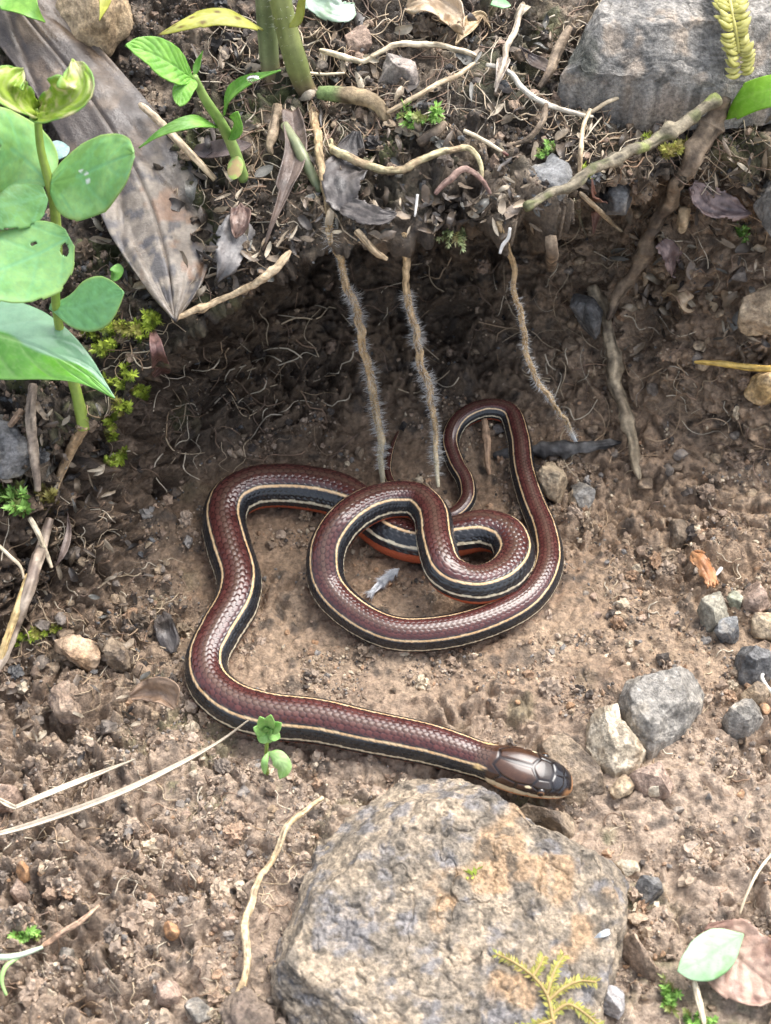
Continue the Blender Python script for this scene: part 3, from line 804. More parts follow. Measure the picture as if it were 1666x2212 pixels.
thing_rock('stone', [(1223, 662), (1248, 638), (1284, 648), (1296, 688), (1279, 724), (1259, 690)], 0.008, DGREY, 'triangular slate grey stone stuck in the bank beside the forked twig', seed=46, lvl=4)
thing_rock('stone', [(1650, 400), (1672, 350), (1720, 340), (1730, 520), (1668, 500), (1652, 450)], 0.012, GREY, 'grey stone at the bank past the curled purple leaf', seed=47, lvl=4)
thing_rock('stone', [(1615, 650), (1642, 622), (1700, 640), (1700, 735), (1628, 712)], 0.010, TAN, 'tan mottled stone in the slope above the yellow leaf stalk', seed=48, lvl=4)
thing_rock('stone', [(1630, 802), (1657, 798), (1668, 850), (1639, 856)], 0.007, [(0.42, 0.28, 0.12), (0.5, 0.36, 0.2), (0.3, 0.2, 0.1)], 'ochre stone just below the yellow leaf stalk', seed=49, lvl=4)
thing_rock('stone', [(-30, 940), (20, 930), (50, 950), (52, 1000), (20, 1012), (-30, 1000)], 0.008, DGREY, 'dark grey stone in the bank beside the brown root', seed=50, lvl=4)
thing_rock('clod', [(112, 1402), (165, 1375), (212, 1388), (212, 1425), (170, 1442), (130, 1428)], 0.007, [(0.4, 0.26, 0.15), (0.5, 0.36, 0.24), (0.28, 0.18, 0.11)], 'orange tan clod beside the flat moss sprig', 'clod', seed=51, lvl=4, rough=1.3)
thing_rock('clod', [(214, 1400), (245, 1384), (290, 1400), (284, 1428), (230, 1436)], 0.006, BROWN, 'dark crumbly clod touching the orange tan clod', 'clod', seed=52, lvl=4, rough=1.8)
thing_rock('clod', [(98, 1490), (135, 1474), (178, 1490), (180, 1535), (140, 1548), (104, 1530)], 0.008, [(0.24, 0.17, 0.12), (0.33, 0.25, 0.18), (0.14, 0.1, 0.08)], 'large brown clod between the orange clod and the dry grass', 'clod', seed=53, lvl=4, rough=1.8)
thing_rock('stone', [(-30, 1700), (10, 1684), (48, 1700), (46, 1732), (8, 1742), (-30, 1738)], 0.006, PINK, 'pinkish rounded stone beneath the short dry stalk', seed=54, lvl=4)
thing_rock('pebble', [(38, 1885), (50, 1872), (66, 1880), (66, 1898), (48, 1902)], 0.005, ORNG, 'round orange pebble resting on a brown clod', 'pebble', seed=55, lvl=3)
thing_rock('clod', [(20, 1930), (34, 1912), (58, 1920), (60, 1945), (36, 1954)], 0.007, PINK, 'brown pinkish clod just below the round orange pebble', 'clod', seed=56, lvl=4)
thing_rock('stone', [(332, 2130), (352, 2108), (388, 2116), (390, 2150), (362, 2168), (338, 2158)], 0.006, PINK, 'rusty pink stone in the gravel beside the thin pale root', seed=57, lvl=4)
thing_rock('stone', [(394, 2175), (425, 2158), (458, 2170), (455, 2202), (410, 2206)], 0.006, GREY, 'light grey stone touching the rusty pink stone', seed=58, lvl=4)
thing_rock('pebble', [(124, 2058), (142, 2046), (162, 2054), (158, 2072), (132, 2076)], 0.004, GREY, 'grey oval pebble on the gravel near the green shoot', 'pebble', seed=59, lvl=3)
thing_rock('clod', [(480, 2150), (520, 2128), (580, 2140), (592, 2190), (570, 2240), (490, 2240)], 0.009, [(0.12, 0.09, 0.07), (0.2, 0.15, 0.11), (0.09, 0.07, 0.05)], 'dark crumbly clod wedged against the big flat rock', 'clod', seed=60, lvl=4, rough=2.0)
thing_rock('clod', [(352, 2004), (365, 1990), (388, 2000), (384, 2020), (362, 2022)], 0.004, ORNG, 'bright orange clod on the gravel slope', 'clod', seed=61, lvl=3)
thing_rock('stone', [(1375, 1900), (1410, 1890), (1440, 1905), (1432, 1940), (1395, 1950)], 0.006, DGREY, 'dark angular stone beside the corner of the big flat rock', seed=62, lvl=4)
thing_rock('stone', [(1225, 1635 - 560), (1250, 1060), (1262, 1075), (1245, 1090)], 0.003, TAN, 'small tan chip at the foot of the upright grey stone', seed=63, lvl=3)
thing_rock('stone', [(1318, 1868), (1350, 1862), (1392, 1874), (1370, 1884), (1335, 1882)], 0.002, PALE, 'flat cream chip lying at the edge of the big flat rock', seed=64, lvl=3)

# ---- loose pebbles and clods that only their place tells apart
RNG = np.random.default_rng(7)
def far_from_snake(p, m=0.0075):
    return np.min(np.linalg.norm(SNP[::6, :2] - p[:2], axis=1)) > m
PNAME = {id(TAN): 'tan', id(PINK): 'pinkish', id(GREY): 'grey', id(BROWN): 'brown', id(ORNG): 'orange', id(DGREY): 'dark grey'}
def scatter_stones(n, box, size, pals, name, where, cat, seed, lvl=2):
    k = 0; tries = 0
    rng = np.random.default_rng(seed)
    while k < n and tries < n * 20:
        tries += 1
        px, py = rng.uniform(box[0], box[2]), rng.uniform(box[1], box[3])
        p, nn = G(px, py)
        if not far_from_snake(p): continue
        if 600 < px < 1350 and py > 1690: continue
        r = rng.uniform(*size) * (1 if rng.random() < 0.8 else 1.4)
        el = rng.uniform(0.55, 1.0)
        pts = [(px + r * math.cos(a) * rng.uniform(0.6, 1.2), py + el * r * math.sin(a) * rng.uniform(0.6, 1.2)) for a in np.linspace(0, 2 * math.pi, 9)[:-1]]
        pal = pals[rng.integers(len(pals))]
        dirt = [np.array(c) * 0.65 + np.array((0.26, 0.18, 0.115)) * 0.35 for c in pal]
        o = rock(name, pts, r * mpp(p) * rng.uniform(0.6, 1.0), dirt, seed=seed + 3 * k, lvl=lvl + (r > 11), nf=8, rough=1.6)
        sw = 'larger' if r > 0.62 * size[1] + 0.38 * size[0] else 'small'
        if r > size[1]: sw = 'chunky'
        shp = 'flattish' if el < 0.75 else 'rounded'
        tag(o, sw + ' ' + shp + ' ' + PNAME[id(pal)] + ' ' + name + ' ' + where, cat, sw + ' ' + shp + ' ' + PNAME[id(pal)] + ' ' + name + 's ' + where)
        k += 1
scatter_stones(56, (1230, 1090, 1660, 2200), (6, 12), [TAN, PINK, GREY, BROWN, TAN, ORNG], 'pebble', 'on the bare soil past the snake', 'pebble', 900)
scatter_stones(54, (10, 1720, 640, 2200), (6, 13), [TAN, PINK, BROWN, BROWN, GREY, ORNG], 'pebble', 'in the gravel around the thin pale root', 'pebble', 1300)
scatter_stones(44, (20, 1180, 400, 1680), (8, 17), [BROWN, BROWN, TAN, DGREY], 'clod', 'on the soil beside the dry stalks', 'clod', 1700)
scatter_stones(50, (640, 40, 1640, 460), (7, 15), [BROWN, DGREY, TAN, PINK, BROWN], 'stone', 'half hidden in the litter on the bank', 'stone', 2100)
scatter_stones(48, (1130, 520, 1660, 1080), (7, 17), [BROWN, TAN, BROWN, DGREY], 'clod', 'on the slope around the forked twig', 'clod', 2500)
scatter_stones(16, (560, 1230, 1180, 1520), (5, 9), [TAN, BROWN, ORNG], 'pebble', 'on the smooth soil between the coils', 'pebble', 2900)

# ---- soil crumbs: uncountable
def crumbs():
    rng = np.random.default_rng(3)
    ny, nx = GP.shape[:2]
    cols = np.where((GXS > -0.103) & (GXS < 0.103))[0]
    rows = np.where((np.arange(ny) >= 22) & (np.arange(ny) < ny - 40))[0]
    Vs, Fs, Cs = [], [], []
    base = 0
    pal = np.array([(0.33, 0.245, 0.165), (0.28, 0.20, 0.14), (0.38, 0.29, 0.215), (0.36, 0.225, 0.135), (0.20, 0.145, 0.10), (0.22, 0.20, 0.18), (0.07, 0.055, 0.045), (0.50, 0.41, 0.29)])
    palh = np.array([(0.09, 0.066, 0.047), (0.055, 0.042, 0.033), (0.15, 0.11, 0.075), (0.22, 0.165, 0.11), (0.035, 0.03, 0.027), (0.20, 0.14, 0.10), (0.28, 0.2, 0.14), (0.1, 0.1, 0.1)])
    for lvl, n, a, b in ((0, 46000, 0.00014, 0.0004), (0, 8500, 0.00035, 0.0008), (1, 1300, 0.0008, 0.0015), (2, 200, 0.0014, 0.0022)):
        r = rng.choice(rows[:-1], n * 4); c = rng.choice(cols[:-1], n * 4)
        p = GP[r, c]
        e1 = GP[r, c + 1] - p; e2 = GP[r + 1, c] - p
        p = p + e1 * rng.random((n * 4, 1)) + e2 * rng.random((n * 4, 1))
        nrm = unit(np.cross(e1, e2))
        clump = fbm(p * 130, 41, 2)
        zn = GZN[r]
        bowl = np.exp(-((p[:, 0] / 0.05) ** 2 + ((p[:, 1] + 0.012) / 0.045) ** 2)) * (zn < 1)
        keep = rng.random(n * 4) < np.clip(0.25 + 1.5 * clump, 0.03, 1) * (1 - 0.6 * bowl)
        # no crumbs inside the hanging roof of the hollow that big ones would float from
        keep &= ~((zn > 1.02) & (zn < 1.95) & (rng.random(len(zn)) < 0.8))
        keep &= ~((zn > 1.35) & (zn < 1.98) & (nrm[:, 2] < -0.1))
        p, nrm, zn = p[keep][:n], nrm[keep][:n], zn[keep][:n]
        m = len(p)
        U, F = ICO[lvl]
        sz = (a + (b - a) * rng.random(m) ** 1.8)
        sc = rng.uniform(0.65, 1.25, (m, 1, 3)) * sz[:, None, None]
        jit = 1 + rng.uniform(-0.42, 0.42, (m, len(U), 1))
        W = U[None] * jit * sc
        ang = rng.uniform(0, 2 * math.pi, m)
        ca, sa = np.cos(ang)[:, None], np.sin(ang)[:, None]
        tl = rng.uniform(-0.7, 0.7, m); ct_, st_ = np.cos(tl)[:, None], np.sin(tl)[:, None]
        x, y, z = W[..., 0], W[..., 1], W[..., 2]
        y, z = y * ct_ - z * st_, y * st_ + z * ct_
        W = np.stack([x * ca - y * sa, x * sa + y * ca, z], -1)
        W = W + (p + nrm * (sz * rng.uniform(-0.05, 0.55, m))[:, None])[:, None, :]
        hm = np.clip(sstep(1.5, 2.0, zn) + 0.95 * sstep(0.9, 1.2, zn) * (p[:, 0] < 0.04) + 0.45 * sstep(-0.035, -0.06, p[:, 0]) * (p[:, 1] > -0.06), 0, 1)  # humus crumbs; dark ones also fill the hollow wall to deepen its shade
        pick = rng.random(m) < hm
        ci = np.where(pick[:, None], palh[rng.integers(0, len(palh), m)], pal[np.minimum(rng.integers(0, 11, m), 10) % 8])
        ci = ci * rng.uniform(0.65, 1.05, (m, 1))
        ci = mixc(ci, (0.46, 0.37, 0.29), 0.4 * sstep(-0.035, -0.075, p[:, 1]) * rng.random(m))
        Vs.append(W.reshape(-1, 3)); Cs.append(np.repeat(ci, len(U), 0))
        Fs.append((F[None] + (np.arange(m) * len(U))[:, None, None]).reshape(-1, 3) + base)
        base += m * len(U)
    o = obj('soil_crumbs', np.vstack(Vs), np.vstack(Fs), np.vstack(Cs), M_CRUMB, smooth=False)
    return tag(o, 'loose brown soil crumbs and grit strewn over the ground and bank', 'soil', kind='stuff')
crumbs()
# ------------------------------------------------------------------ tubes: stems, roots, twigs, stalks
def tube_geo(C, R, ns=8, wob=0.0, seed=0, bumps=()):
    C = np.asarray(C, float); n = len(C)
    T = unit(np.gradient(C, axis=0))
    N = np.zeros_like(C)
    v = np.array([0.31, -0.57, 0.76]); v = unit(v - T[0] * (v @ T[0])); N[0] = v
    for i in range(1, n):
        v = v - T[i] * (v @ T[i]); v = v / max(np.linalg.norm(v), 1e-9); N[i] = v
    B = np.cross(T, N)
    a = np.linspace(0, 2 * math.pi, ns, endpoint=False)
    R = np.broadcast_to(np.asarray(R, float), (n,)).copy()
    V = C[:, None] + R[:, None, None] * (np.cos(a)[None, :, None] * N[:, None] + np.sin(a)[None, :, None] * B[:, None])
    V = V.reshape(-1, 3)
    if wob:
        rr = np.repeat(R, ns); dirv = unit(V - np.repeat(C, ns, 0))
        k = 1 / max(R.mean(), 1e-5)
        V = V + dirv * (rr * wob * (fbm(V * k * 0.35, seed, 3) + 0.6 * fbm(V * k * 1.1, seed + 2, 2)))[:, None]
    F = grid_faces(n, ns, True)
    V = np.vstack([V, C[0] - T[0] * R[0] * 0.3, C[-1] + T[-1] * R[-1] * 0.3])
    i0 = len(V) - 2; i1 = i0 + 1
    j = np.arange(ns); j2 = (j + 1) % ns
    T0 = np.stack([np.full(ns, i0), j2, j], 1); b = (n - 1) * ns
    T1 = np.stack([np.full(ns, i1), b + j, b + j2], 1)
    u = np.concatenate([np.repeat(np.linspace(0, 1, n), ns), [0, 1]])
    th = np.concatenate([np.tile(a, n), [0, 0]])
    return V, [F, np.vstack([T0, T1])], u, th

def shade(V, pal, seed, k=300):
    c = mixc(pal[0], pal[1], sstep(-0.4, 0.4, fbm(V * k, seed, 4)))
    if len(pal) > 2:
        c = mixc(c, pal[2], 0.9 * sstep(0.1, 0.4, fbm(V * k * 0.6, seed + 4, 3)))
    return c

def tube(name, pts, r, pal, mat, n=None, ns=8, wob=0.15, seed=0, parent=None, wander=0.0, uc=None, flat=None):
    """pts world points; r one radius or a list along the length"""
    pts = np.array(pts, float)
    L = np.sum(np.linalg.norm(np.diff(pts, axis=0), axis=1))
    rm = float(np.mean(r))
    n = n or int(np.clip(L / max(rm * 0.9, 0.0004), 8, 140))
    C = crspline(pts, n)
    if wander:
        u = np.linspace(0, 1, n)
        k = L / 0.006
        for ax in range(3):
            C[:, ax] += wander * fbm(np.stack([u * k, u * 0 + ax * 7.7, u * 0 + seed], 1), seed + ax, 3) * np.minimum(1, 6 * np.minimum(u, 1 - u) + 0.15)
    R = np.interp(np.linspace(0, 1, n), np.linspace(0, 1, np.size(r)), np.atleast_1d(r))
    woody = mat in (M_TWIG, M_STRAW) and rm > 0.00045
    if woody:
        ns = max(ns, 18)
        n2 = int(np.clip(L / (rm * 0.45), n, 260))
        C = crspline(C, n2); R = np.interp(np.linspace(0, 1, n2), np.linspace(0, 1, n), R); n = n2
        rk = np.random.default_rng(seed + 99)
        uu = np.linspace(0, 1, n)
        if wob >= 0.2:
            for kk in range(int(L / 0.009) + 1):
                R = R * (1 + rk.uniform(0.1, 0.4) * np.exp(-((uu - rk.random()) * L / (rm * rk.uniform(0.8, 1.6))) ** 2))
        R = R * (1 - 0.5 * np.exp(-uu * L / rm * 1.2) * rk.random()) * (1 - 0.6 * np.exp(-(1 - uu) * L / rm * 1.2) * rk.random())
    V, F, u, th = tube_geo(C, R, ns, wob, seed)
    c = shade(V, pal, seed, 350)
    if woody:
        sl_ = u * L / rm
        fib = fbm(np.stack([sl_ * 0.22, np.cos(th) * 2.6 + seed, np.sin(th) * 2.6], 1), seed + 31, 4)
        crk = fbm(np.stack([sl_ * 0.9, np.cos(th) * 1.4, np.sin(th) * 1.4 + seed], 1), seed + 41, 3)
        ax = np.vstack([np.repeat(C, ns, 0), C[:1], C[-1:]])
        amp = 0.20 if mat is M_TWIG else 0.10
        V = ax + (V - ax) * (1 + amp * fib + amp * 0.7 * crk)[:, None]
        c = c * np.clip(1 + 0.75 * fib + 0.35 * crk, 0.3, 1.7)[:, None]
        c = mixc(c, np.array(pal[0]) * 0.35, 0.8 * sstep(0.25, 0.5, -fib))
    if wob > 0.05:
        c = c * (0.82 + 0.3 * (0.5 + 0.5 * np.sin(th * 3 + u * 11 + seed)))[:, None]
    if uc is not None:
        c = uc(u, th, V, c)
    o = obj(name, V, F, c, mat, parent)
    return o, C, R

def drape(pl, lift, stiff=5):
    """a piece lying on the ground through these places: bridges hollows, rides over bumps"""
    pl = np.array(pl, float)
    n = int(np.clip(np.sum(np.linalg.norm(np.diff(pl, axis=0), axis=1)) / 9, 8, 70))
    Q = crspline(np.hstack([pl, np.zeros((len(pl), 1))]), n)[:, :2]
    dep = np.array([np.linalg.norm(G(a, b)[0] - CAM) for a, b in Q])
    dep = np.clip(dep, None, np.median(dep) + 0.03)
    k = min(stiff, n // 3)
    pad = np.pad(dep, k, 'edge')
    mn = np.array([pad[i:i + 2 * k + 1].min() for i in range(n)])
    ker = np.hanning(2 * k + 3)[1:-1]; ker /= ker.sum()
    sm = np.convolve(np.pad(mn, k, 'edge'), ker, 'valid')
    sm = np.minimum(sm, dep) - lift * 0.8
    step = max(1, n // 24)
    idx = sorted(set(list(range(0, n, step)) + [n - 1]))
    return [CAM + ray(*Q[i]) * sm[i] for i in idx]
def lay(pl, lift):
    return drape(pl, lift)

def hairs(name, C, R, n, ln, col, mat, parent, seed, rad=0.00003, u0=0.0, u1=1.0, droop=0.0, lean=0.0):
    """fine hairs standing off a stem"""
    rng = np.random.default_rng(seed)
    T = unit(np.gradient(C, axis=0))
    ii = rng.integers(int(u0 * (len(C) - 1)), max(int(u1 * (len(C) - 1)), 1), n)
    p = C[ii]; t = T[ii]
    d = rng.normal(size=(n, 3)); d = d - t * np.sum(d * t, 1)[:, None]; d = unit(unit(d) + t * lean)
    d2 = unit(d + rng.normal(size=(n, 3)) * 0.25 + np.array([0, 0, -droop]))
    pt = 0.75 + 0.6 * vnoise(np.stack([ii * 0.16, ii * 0.0, ii * 0.0 + seed], 1), seed)
    l = (ln * pt * rng.uniform(0.35, 1.15, n))[:, None]
    b = p + d * R[ii][:, None] * 0.8
    m = b + d * l * 0.5; e = m + d2 * l * 0.5
    s = unit(np.cross(d, t + rng.normal(size=(n, 3)) * 0.4)) * rad
    s2 = unit(np.cross(d, s)) * rad
    V = np.stack([b + s, b - s * 0.5 + s2, b - s * 0.5 - s2, m + s * 0.8, m - s * 0.4 + s2 * 0.8, m - s * 0.4 - s2 * 0.8, e], 1)
    F = np.array([(0, 1, 4), (0, 4, 3), (1, 2, 5), (1, 5, 4), (2, 0, 3), (2, 3, 5), (3, 4, 6), (4, 5, 6), (5, 3, 6)])
    FF = (F[None] + (np.arange(n) * 7)[:, None, None]).reshape(-1, 3)
    c = np.repeat(np.asarray(col)[None] * rng.uniform(0.7, 1.15, (n, 1)), 7, 0)
    o = obj(name, V.reshape(-1, 3), FF, c, mat, parent)
    o['kind'] = 'stuff'
    return o

# ------------------------------------------------------------------ leaves
def leaf_geo(mid, wl, wr, n=(0, -0.6, 0.8), cup=0.15, fold=0.0, wave=0.0, wk=3.0, nu=46, nv=24, seed=0, vein=0.0, nveins=6, curl=0.0, twist=0.0, px=True, ridge=0.0):
    M = crspline(np.array(mid, float), nu)
    T = unit(np.gradient(M, axis=0))
    n = unit(np.array(n, float))
    S = unit(np.cross(T, n)); N = unit(np.cross(S, T))
    if twist:
        a = np.linspace(0, twist, nu)[:, None]
        S, N = S * np.cos(a) + N * np.sin(a), N * np.cos(a) - S * np.sin(a)
    u = np.linspace(0, 1, nu)
    sc = np.array([mpp(m) for m in M]) if px else 1.0
    def prof(w):
        k = np.linspace(0, 1, len(w))
        C = crspline(np.stack([k, np.array(w, float), 0 * k], 1), 200)
        return np.clip(np.interp(u, C[:, 0], C[:, 1]), 0, None)
    a, b = prof(wl) * sc, prof(wr) * sc
    v = np.linspace(-1, 1, nv)
    W = np.where(v[None] < 0, a[:, None], b[:, None])
    off = W * v[None]
    wm = (a + b)[:, None] / 2
    h = cup * wm * (v[None] ** 2) + fold * W * np.abs(v[None]) + curl * wm * np.abs(v[None]) ** 4
    U2 = np.broadcast_to(u[:, None], W.shape); V2 = np.broadcast_to(v[None], W.shape)
    if ridge:
        h = h + ridge * wm * np.cos(V2 * 6 + 1.2 * np.sin(U2 * 5)) * sstep(1.0, 0.8, U2)
    if wave:
        q = np.stack([U2 * wk, V2 * wk * 0.6, 0 * U2 + seed], -1).reshape(-1, 3)
        h = h + wave * wm.max() * (fbm(q, seed, 3).reshape(W.shape)) * (0.25 + np.abs(V2))
    ph = U2 * nveins - np.abs(V2) * nveins * 0.32
    vd = np.abs((ph % 1) - 0.5) * 2            # 1 at a side vein
    sv = sstep(0.80, 0.97, vd) * sstep(0.03, 0.10, np.abs(V2)) * (1 - sstep(0.82, 0.97, np.abs(V2)))
    mv = 1 - sstep(0.015, 0.07, np.abs(V2))
    if vein:
        h = h - vein * wm.max() * (np.maximum(sv * 0.7, mv) - 0.5 * (1 - vd))
    P = M[:, None] + S[:, None] * off[..., None] + N[:, None] * h[..., None]
    return P, U2, V2, np.maximum(sv * 0.6, mv), wm

def leaf(name, mid, wl, wr, colf, mat, parent=None, holes=(), thick=0.00022, ragged=0.0, seed=0, **k):
    P, U2, V2, vn, wm = leaf_geo(mid, wl, wr, seed=seed, **k)
    nu, nv = U2.shape
    F = grid_faces(nu, nv)
    if ragged:
        e = fbm(np.stack([U2 * 9, V2 * 5, 0 * U2 + seed], -1).reshape(-1, 3), seed + 3, 3).reshape(U2.shape)
        dele = (np.abs(V2) > 0.98 - ragged * np.clip(e + 0.3, 0, 1)) | (U2 > 1 - ragged * 0.4 * np.clip(e + 0.3, 0, 1))
    else:
        dele = np.zeros(U2.shape, bool)
    for (hu, hv, ru, rv) in holes:
        wob = 1 + 0.35 * np.sin(5 * np.arctan2(V2 - hv, U2 - hu) + hu * 40)
        dele |= (((U2 - hu) / ru) ** 2 + ((V2 - hv) / rv) ** 2) < wob
    d = dele.ravel()
    F = F[~(d[F].sum(1) >= 3)]
    c = colf(U2, V2, vn, P)
    V = P.reshape(-1, 3)
    used = np.unique(F)
    mp = np.full(len(V), -1); mp[used] = np.arange(len(used))
    o = obj(name, V[used], mp[F], c.reshape(-1, 3)[used], mat, parent)
    so = o.modifiers.new('thickness', 'SOLIDIFY'); so.thickness = thick; so.offset = 0
    return o

def green(c1, c2, vcol, seed=0, k=260, edge=None, blot=None):
    def f(U, V, vn, P):
        q = P.reshape(-1, 3)
        c = mixc(c1, c2, sstep(-0.4, 0.4, fbm(q * k, seed, 3)).reshape(U.shape))
        a1, a2, ai = worley(q * 750, seed)
        c = mixc(c, vcol, 0.35 * (1 - sstep(0.02, 0.16, a2 - a1)).reshape(U.shape))
        c = c * (0.93 + 0.14 * ai.reshape(U.shape)[..., None])
        c = mixc(c, vcol, vn * 0.7)
        if edge is not None:
            c = mixc(c, edge, sstep(0.86, 1.0, np.abs(V)) * 0.7)
        if blot is not None:
            c = mixc(c, blot, sstep(0.2, 0.42, fbm(q * k * 1.6, seed + 8, 3)).reshape(U.shape))
        return c
    return f
def dead(c1, c2, c3, seed=0, k=300, vcol=None):
    def f(U, V, vn, P):
        q = P.reshape(-1, 3)
        c = mixc(c1, c2, sstep(-0.3, 0.35, fbm(q * k, seed, 4)).reshape(U.shape))
        c = mixc(c, c3, sstep(0.08, 0.3, fbm(q * k * 0.9, seed + 5, 4)).reshape(U.shape))
        c = mixc(c, vcol if vcol is not None else np.array(c1) * 0.6, vn * 0.5)
        return c
    return f

def spots(f, lst, col):
    def g(U, V, vn, P):
        c = f(U, V, vn, P)
        for (u, v, ru, rv) in lst:
            c = mixc(c, col, 1 - sstep(0.7, 1.1, np.sqrt(((U - u) / ru) ** 2 + ((V - v) / rv) ** 2)))
        return c
    return g
OVAL = [0.3, 5, 9, 11, 11.5, 11, 9, 6, 0.3]
def sh(w, prof):
    prof = np.array(prof, float); return list(prof / prof.max() * w)
ROUND = [2.5, 6.5, 8.5, 9.6, 10, 10, 9.7, 9.0, 7.7, 5.6, 0.4]
LANCE = [0.5, 4, 8, 10, 9.4, 7.5, 5, 2.3, 0.2]
OBOV = [1, 2.6, 4.6, 6.8, 8.6, 9.7, 10, 9.4, 7.6, 4.6, 0.4]

# ---- round-leaved seedling on the bank
STG = [(0.20, 0.30, 0.05), (0.27, 0.36, 0.07)]
def plant_round():
    base = GL(182, 925, 0.0)
    yb = base[1]
    e = empty('round_leaved_plant', base)
    tag(e, 'green plant with round insect chewed leaves beside the big dead leaf', 'plant')
    def pl(px, py, dy): return at_y(px, py, yb + dy)
    sp = [base, pl(168, 860, 0.002), pl(135, 740, 0.006), pl(120, 640, 0.008), pl(124, 540, 0.010), pl(118, 450, 0.013), pl(108, 400, 0.014), pl(88, 320, 0.016), pl(80, 235, 0.018)]
    tube('stem', sp, [0.0014, 0.0012, 0.0010, 0.0009, 0.0010, 0.0010, 0.0010, 0.0008, 0.0007], STG, M_STEM, ns=10, wob=0.06, seed=3, parent=e)
    G1, G2, GV = (0.20, 0.43, 0.13), (0.30, 0.53, 0.18), (0.20, 0.47, 0.22)
    yel = (0.30, 0.42, 0.10)
    nf = (0.05, -0.55, 0.84)
    # pair of big leaves at the middle node
    leaf('leaf', [pl(110, 396, 0.013), pl(170, 380, 0.010), pl(235, 352, 0.007), pl(290, 332, 0.004)], sh(76, ROUND), sh(100, ROUND), spots(green(G1, G2, GV, 1, 200, edge=yel, blot=(0.2, 0.40, 0.11)), [(0.36, -0.12, 0.03, 0.05), (0.42, 0.02, 0.03, 0.05), (0.44, 0.2, 0.03, 0.05)], (0.75, 0.78, 0.74)), M_LEAF, e, n=nf, cup=-0.10, vein=0.008, nveins=3, wave=0.05, seed=1, nu=60, nv=40)
    leaf('leaf', [pl(104, 396, 0.014), pl(60, 350, 0.016), pl(0, 305, 0.014), pl(-60, 270, 0.010)], sh(92, ROUND), sh(80, ROUND), green(G1, G2, GV, 2, 200, edge=yel, blot=(0.22, 0.42, 0.12)), M_LEAF, e, n=nf, cup=-0.1, vein=0.008, nveins=3, wave=0.05, seed=2, nu=60, nv=40, holes=[(0.62, -0.12, 0.045, 0.08)])
    # lower leaves
    leaf('leaf', [pl(150, 512, 0.004), pl(90, 545, 0.002), pl(20, 575, -0.001), pl(-60, 600, -0.004)], sh(96, ROUND), sh(84, ROUND), green(G1, G2, GV, 4, 200, edge=yel), M_LEAF, e, n=nf, cup=-0.08, vein=0.010, nveins=3, wave=0.05, seed=4, nu=70, nv=44, holes=[(0.10, -0.30, 0.05, 0.22), (0.33, 0.30, 0.03, 0.06)], ragged=0.10)
    leaf('leaf', [pl(100, 420, 0.012), pl(50, 435, 0.010), pl(0, 445, 0.008), pl(-60, 455, 0.006)], sh(58, ROUND), sh(62, ROUND), green((0.12, 0.30, 0.08), (0.2, 0.42, 0.11), GV, 5, 200), M_LEAF, e, n=nf, cup=-0.1, vein=0.008, nveins=3, wave=0.05, seed=5, ragged=0.15)
    leaf('leaf', [pl(108, 662, 0.008), pl(160, 665, 0.006), pl(215, 650, 0.005), pl(268, 632, 0.004)], sh(58, OBOV), sh(62, OBOV), green((0.15, 0.37, 0.13), (0.21, 0.44, 0.16), GV, 6, 200, edge=yel), M_LEAF, e, n=nf, cup=-0.06, vein=0.015, seed=6)
    leaf('leaf', [pl(100, 345, 0.026), pl(125, 325, 0.028), pl(150, 318, 0.030)], sh(22, OVAL), sh(22, OVAL), green((0.22, 0.36, 0.30), (0.32, 0.46, 0.42), (0.1, 0.2, 0.3), 7), M_LEAF, e, n=nf, seed=7)
    # wet glossy pointed leaf, a sky reflection painted into its colour
    def glossy(U, V, vn, P):
        c = green((0.09, 0.27, 0.03), (0.15, 0.38, 0.05), (0.20, 0.36, 0.10), 8, 150, edge=(0.2, 0.42, 0.08))(U, V, vn, P)
        painted_sheen = sstep(0.02, 0.12, V * -1 + 0.12 * np.sin(U * 13) - 0.9 * np.abs(U - 0.45) + 0.18)
        return mixc(c, (0.20, 0.33, 0.24), 0.75 * painted_sheen)
    leaf('leaf', [pl(-110, 700, 0.010), pl(-20, 720, 0.006), pl(90, 755, 0.001), pl(180, 805, -0.004), pl(248, 860, -0.009)], [10, 90, 100, 96, 84, 66, 44, 20, 0.3], [10, 90, 100, 96, 82, 60, 34, 14, 0.3], glossy, M_WETLEAF, e, n=(0.10, -0.35, 0.93), cup=-0.10, fold=-0.06, vein=0.02, nveins=5, seed=8, nu=70, nv=44, wave=0.03)
    # crumpled young leaf at the top
    leaf('leaf', [pl(80, 240, 0.018), pl(40, 215, 0.012), pl(18, 185, 0.010), pl(50, 150, 0.014)], sh(46, ROUND), sh(34, ROUND), green((0.20, 0.33, 0.02), (0.32, 0.44, 0.05), (0.42, 0.48, 0.16), 9, 300, edge=(0.2, 0.42, 0.1), blot=(0.52, 0.52, 0.24)), M_LEAF, e, n=(0.3, -0.5, 0.8), cup=0.55, wave=0.4, wk=4, vein=0.05, seed=9)
    leaf('leaf', [pl(82, 240, 0.018), pl(125, 235, 0.010), pl(175, 200, 0.008), pl(160, 130, 0.016)], sh(54, ROUND), sh(40, ROUND), green((0.20, 0.33, 0.02), (0.33, 0.45, 0.05), (0.46, 0.5, 0.2), 10, 300, edge=(0.18, 0.42, 0.1), blot=(0.55, 0.52, 0.26)), M_LEAF, e, n=(-0.3, -0.5, 0.8), cup=0.6, wave=0.45, wk=4, vein=0.05, seed=10)
    # root below
    tube('root', [GL(182, 915, 0.0006), GL(150, 980, 0.001), GL(128, 1030, 0.001), GL(118, 1062, 0.0)], [0.0014, 0.0012, 0.001, 0.0007], [(0.36, 0.24, 0.13), (0.46, 0.33, 0.2)], M_TWIG, seed=4, parent=e)
plant_round()

